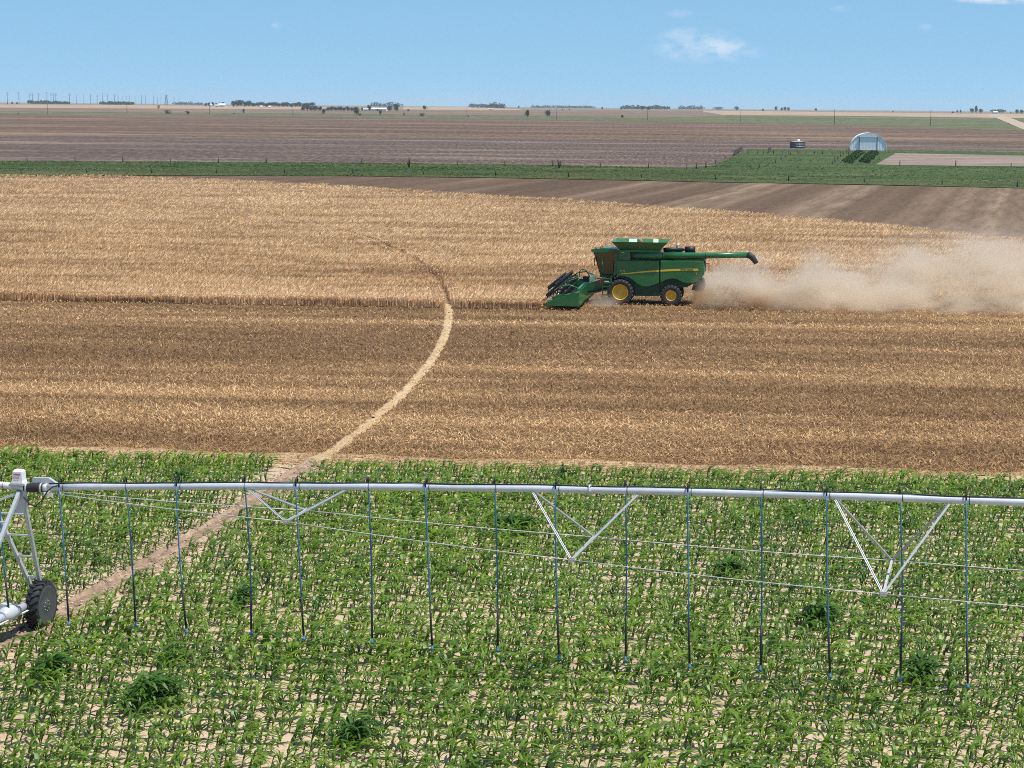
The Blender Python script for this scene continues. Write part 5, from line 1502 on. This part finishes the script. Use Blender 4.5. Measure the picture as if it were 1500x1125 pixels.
for k in range(8): tree_at(481 + 5.7*k, 3300, 10, 5.5 + 1.3*(k % 2), 'tree in the hedge-like dark row left of the white shed', 'hedge-like tree row')
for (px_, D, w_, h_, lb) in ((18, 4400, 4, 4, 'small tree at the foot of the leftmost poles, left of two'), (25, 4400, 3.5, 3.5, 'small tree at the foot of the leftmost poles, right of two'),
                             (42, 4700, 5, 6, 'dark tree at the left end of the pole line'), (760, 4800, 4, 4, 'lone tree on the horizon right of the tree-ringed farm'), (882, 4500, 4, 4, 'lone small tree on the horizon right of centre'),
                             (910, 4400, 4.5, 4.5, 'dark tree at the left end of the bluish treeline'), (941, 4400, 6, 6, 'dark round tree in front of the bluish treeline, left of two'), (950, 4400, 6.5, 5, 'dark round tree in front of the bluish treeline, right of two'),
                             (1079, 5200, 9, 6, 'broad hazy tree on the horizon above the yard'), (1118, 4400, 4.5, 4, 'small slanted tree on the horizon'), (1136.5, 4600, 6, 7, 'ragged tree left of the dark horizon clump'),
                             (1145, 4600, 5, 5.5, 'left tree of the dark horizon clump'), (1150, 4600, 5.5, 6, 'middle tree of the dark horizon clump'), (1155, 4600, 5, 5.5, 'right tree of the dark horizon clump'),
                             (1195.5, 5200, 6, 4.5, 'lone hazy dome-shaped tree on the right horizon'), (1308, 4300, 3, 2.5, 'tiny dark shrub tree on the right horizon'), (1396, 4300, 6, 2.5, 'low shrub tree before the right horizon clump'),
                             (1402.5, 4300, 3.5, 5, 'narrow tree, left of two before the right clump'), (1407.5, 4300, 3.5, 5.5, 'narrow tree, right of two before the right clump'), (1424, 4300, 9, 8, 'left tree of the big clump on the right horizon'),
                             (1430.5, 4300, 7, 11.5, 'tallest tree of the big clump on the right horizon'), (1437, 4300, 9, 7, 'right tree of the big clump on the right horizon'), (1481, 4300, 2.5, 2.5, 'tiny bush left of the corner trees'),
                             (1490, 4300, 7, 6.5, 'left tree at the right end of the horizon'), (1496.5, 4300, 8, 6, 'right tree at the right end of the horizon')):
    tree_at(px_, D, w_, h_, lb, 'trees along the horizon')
def treeline(x0, x1, D, h, label, seed):
    r_ = random.Random(seed)
    k = FPX / D
    cs, rs = [], []
    px_ = x0
    while px_ < x1:
        p = at(px_, D + r_.uniform(-60, 60)); hh = h/k*r_.uniform(0.6, 1.1)
        cs.append((p[0], p[1], p[2] + hh*0.5)); rs.append((4/k*r_.uniform(0.7, 1.3), 12, hh*0.55)); px_ += 2.6*r_.uniform(0.7, 1.4)
    V, Q, T = leaf_cloud(cs, rs, [60]*len(cs), 2.2, seed)
    tag(link('distant_treeline', np_mesh('distant_treeline', V, Q, M['treeleaf'], T)), label, 'treeline', kind='stuff')
treeline(150, 195, 5600, 4.5, 'low dark treeline under the middle of the pole line', 1)
treeline(46, 100, 5900, 4.5, 'low hazy treeline under the leftmost poles', 2)
treeline(256, 285, 8500, 4.5, 'faint treeline right of the lattice tower', 3)
treeline(288, 296, 8500, 4.5, 'faint short treeline left of the left farmstead', 4)
treeline(546, 588, 7500, 6.5, 'bluish treeline behind the white shed farmstead', 5)
treeline(690, 712, 6800, 5.5, 'hazy treeline left of the tree-ringed farm on the horizon', 6)
treeline(716, 740, 6000, 7.5, 'bluish tree clump on the horizon left of centre', 7)
treeline(780, 870, 9500, 4.0, 'very faint treeline on the horizon at picture centre', 8)
treeline(913, 978, 6800, 6.0, 'bluish long treeline on the horizon right of centre', 9)
treeline(997, 1030, 8200, 5.5, 'faint bluish treeline right of the long bluish one', 10)
treeline(1048, 1056, 8200, 4.0, 'very short faint treeline near the horizon poles', 11)
treeline(1455, 1470, 6500, 4.5, 'hazy treeline behind the road on the right horizon', 12)

def gable(px, D, wpx, hpx, dpt, label, roofm='roofgrey', windows=2):
    p = at(px, D); k = FPX / D
    w_, h_ = wpx/k, hpx/k
    o = empty('farm_building', p, R(random.uniform(-8, 8))); tag(o, label, 'building')
    hw = h_*0.58
    b = MB(); b.box(-w_/2, w_/2, -dpt/2, dpt/2, -0.5, hw); b.add([(-w_/2, -dpt/2, hw), (-w_/2, dpt/2, hw), (-w_/2, 0, h_*0.97), (w_/2, -dpt/2, hw), (w_/2, dpt/2, hw), (w_/2, 0, h_*0.97)], [(0, 1, 2), (3, 5, 4)]); b.build('wall', M['white'], o)
    b = MB()
    for sy in (-1, 1):
        b.add([(-w_/2-0.5, sy*(dpt/2+0.6), hw-0.2), (w_/2+0.5, sy*(dpt/2+0.6), hw-0.2), (w_/2+0.5, 0, h_), (-w_/2-0.5, 0, h_), (-w_/2-0.5, sy*(dpt/2+0.6), hw+0.1), (w_/2+0.5, sy*(dpt/2+0.6), hw+0.1), (w_/2+0.5, 0, h_+0.3), (-w_/2-0.5, 0, h_+0.3)],
              [(0,1,2,3), (4,7,6,5), (0,4,5,1), (1,5,6,2), (0,3,7,4), (3,2,6,7)])
    b.build('roof', M[roofm], o)
    b = MB(); b.box(-1.6, 1.6, -dpt/2-0.08, -dpt/2-0.01, 0, hw*0.8); b.build('door', M['greyprint'], o)
    for i in range(windows):
        xw = -w_/2 + w_*(i+0.5)/windows
        if abs(xw) < 2.4: xw += 4.5
        b = MB(); b.box(xw-0.7, xw+0.7, -dpt/2-0.06, -dpt/2-0.01, hw*0.45, hw*0.8); b.build('window', M['dark'], o)
gable(325.5, 4050, 9, 5.2, 14, 'white farm building with a white roof on the left horizon', 'white')
gable(317.5, 4000, 5.5, 4.0, 10, 'small pale farm building left of the white-roofed one', 'roofgrey')
gable(556, 3380, 22, 4.4, 16, 'long low white shed among trees on the horizon', 'white', 5)
gable(535.5, 3280, 7, 4.4, 9, 'small white house left of the long white shed', 'roofgrey')
gable(1458, 4300, 6, 3.2, 12, 'pale building by the road on the right horizon', 'white')
gable(383, 4050, 3, 2.6, 8, 'small pale shed at the foot of the windbreak, left of two', 'white', 1)
gable(395.5, 4050, 3, 2.6, 8, 'small pale shed at the foot of the windbreak, right of two', 'white', 1)
gable(718.5, 3900, 5, 2.2, 8, 'low grey farm shed alone in the pale field at centre', 'roofgrey', 1)
p = at(309, 4000); gb = empty('grain_bin', p); tag(gb, 'round pale grain bin left of the farm buildings on the horizon', 'grain bin')
b = MB(); b.lathe([(0, 3.2), (5.2, 3.2)], (0, 0, 0), 'z', 18); b.build('shell', M['galv'], gb)
b = MB(); b.lathe([(5.2, 3.4), (7.0, 0.4), (7.2, 0.001)], (0, 0, 0), 'z', 18); b.build('roof', M['white'], gb)

# roadside power poles two kilometres off
PT, PA, PI_ = MB(), MB(), MB()
PT.tube([(0, 0, -0.5), (0, 0, 13.5)], [0.28, 0.2], 6)
PA.bar((-1.3, -0.15, 12.9), (1.3, -0.15, 12.9), 0.14, 0.16)
for xx in (-1.15, 0.45, 1.15): PI_.tube([(xx, -0.15, 12.98), (xx, -0.15, 13.25)], 0.07, 6)
pmesh = (PT.mesh('shaft', M['polewood']), PA.mesh('crossarm', M['polewood']), PI_.mesh('insulator', M['greyprint']))
ORD = ('leftmost', 'second', 'third', 'fourth', 'fifth', 'sixth', 'seventh', 'eighth', 'ninth', 'tenth', 'rightmost')
for i, (px_, py_) in enumerate(((70, 167.5), (186, 167.5), (307, 168), (429, 168.8), (556.5, 170), (684, 171.5), (815.5, 176), (948.5, 176.5), (1085, 178.5), (1222, 182.5), (1363, 184))):
    p = gp(px_, py_)
    o = empty('power_pole', p, R(90 + random.uniform(-4, 4)))
    tag(o, f'thin wooden power pole in the row along the far pasture, {ORD[i]}' + ('' if i in (0, 10) else ' from the left'), 'power pole', 'power poles along the far pasture')
    for nm, me in zip(('shaft', 'crossarm', 'insulator'), pmesh): link(nm, me, o)
# steel transmission poles on the left horizon
ST, SA = MB(), MB()
ST.tube([(0, 0, -1), (0, 0, 0.6), (0, 0, 1.0)], [0.026, 0.020, 0.012], 6)
me_s = None
b1 = MB(); b1.tube([(0, 0, -0.05), (0, 0, 0.55), (0, 0, 1.0)], [0.024, 0.019, 0.011], 6); me_s = b1.mesh('shaft', M['polesteel'])
b2 = MB(); b2.bar((-0.11, 0, 0), (0.11, 0, 0), 0.014, 0.016); me_a = b2.mesh('crossarm', M['polesteel'])
TP = [(11, 135, 4400), (28, 135, 4700), (44, 136, 4900), (48, 136, 5400), (57, 136.5, 5600), (69, 135, 4700), (75, 136.5, 5800), (78.5, 136, 5200), (82, 136, 5200), (102, 136, 5300), (112, 138.5, 6200), (123, 138.8, 6600), (133, 138, 5900), (142.5, 137.5, 6300), (150.5, 137, 5400), (158, 138, 6600), (168, 137.5, 5500), (173, 139, 6500), (180, 141, 7600), (185, 140, 7000), (190, 140, 7000), (198, 141, 7500), (207.5, 139, 7000), (213.5, 139, 8000), (225, 141.3, 8000), (231, 141.5, 8000), (236, 141.5, 8500), (255, 141.8, 8500), (262, 143, 9000)]
for i, (px_, ty_, D) in enumerate(TP):
    p = at(px_, D); k = FPX / D
    hor = 149.7 + 0.00907*px_
    hh = (hor - ty_)/k + (EYE - p[2])
    o = empty('transmission_pole', p, R(random.uniform(60, 120) - 60))
    tag(o, 'tall faint steel transmission pole in the long line on the left horizon', 'transmission pole', 'transmission poles on the left horizon')
    s_ = link('shaft', me_s, o); s_.scale = (hh, hh, hh)
    for z in (0.74, 0.85, 0.96):
        a = link('crossarm', me_a, o, (0, 0, hh*z)); a.scale = (hh*0.9, hh*0.9, hh*0.9)
# lattice tower
p = at(243.8, 6500); lt = empty('lattice_tower', p, R(20)); tag(lt, 'broad lattice steel tower at the right end of the pole line', 'tower')
hl = 13.5*6500/FPX + 3; wl = 5.0
def lcorner(k, z): w_ = wl*(1 - 0.86*z/hl); return (w_*(1 if k in (0, 3) else -1), w_*(1 if k in (0, 1) else -1), z)
for k in range(4):
    b = MB(); b.bar(lcorner(k, -0.5), lcorner(k, hl), 0.55, 0.55); b.build('leg', M['polesteel'], lt)
b = MB()
for j in range(7):
    z0, z1 = hl*j/7, hl*(j+1)/7
    for k in range(4):
        b.bar(lcorner(k, z0), lcorner((k+1) % 4, z1), 0.35, 0.35); b.bar(lcorner((k+1) % 4, z0), lcorner(k, z1), 0.35, 0.35)
b.build('lattice', M['polesteel'], lt)
for z in (0.72, 0.9): b = MB(); b.bar((-6, 0, hl*z), (6, 0, hl*z), 0.6, 0.6); b.build('crossarm', M['polesteel'], lt)

# gravel road with its fence at the right edge
rp = [(1452, 166.8), (1463, 170.2), (1474, 174.5), (1484, 178.6), (1500, 184.5), (1540, 199)]
V = []
for (a, b_) in rp:
    p = gp(a, b_); wd = 5.5 + 0.0016*p[1]
    V += [(p[0]-wd, p[1], p[2]+0.16), (p[0]+wd, p[1], p[2]+0.16)]
b = MB(); b.add(V, [(2*i, 2*i+1, 2*i+3, 2*i+2) for i in range(len(rp)-1)])
tag(b.build('gravel_road', M['gravel']), 'pale gravel road running to the right horizon', 'road', kind='structure')
rpm = post_mesh(2.6, 0.30)
fence('wire_fence', [gp(1478 + 5*k, 178.5 + 2.4*k) + np.array([14, 0, 0]) for k in range(6)], 'roadside fence of tall posts at the right edge near the horizon', hs=2.2, wires=2, mesh=rpm, wr=0.03)

# ------------------------------------------------------------------ the air between here and the horizon
hz = MB(); hz.box(-9000, 9000, -200, 16000, -1.5, 75.0)
hm = bpy.data.materials.new('haze'); hm.use_nodes = True
t = hm.node_tree; t.nodes.clear()
o_ = N(t, 'ShaderNodeOutputMaterial'); v_ = N(t, 'ShaderNodeVolumePrincipled')
v_.inputs['Color'].default_value = (0.72, 0.86, 1.0, 1); v_.inputs['Density'].default_value = 0.000045; v_.inputs['Anisotropy'].default_value = 0.1
t.links.new(v_.outputs[0], o_.inputs['Volume'])
tag(hz.build('haze', hm), 'thin blue haze over the far fields', 'haze', kind='stuff')
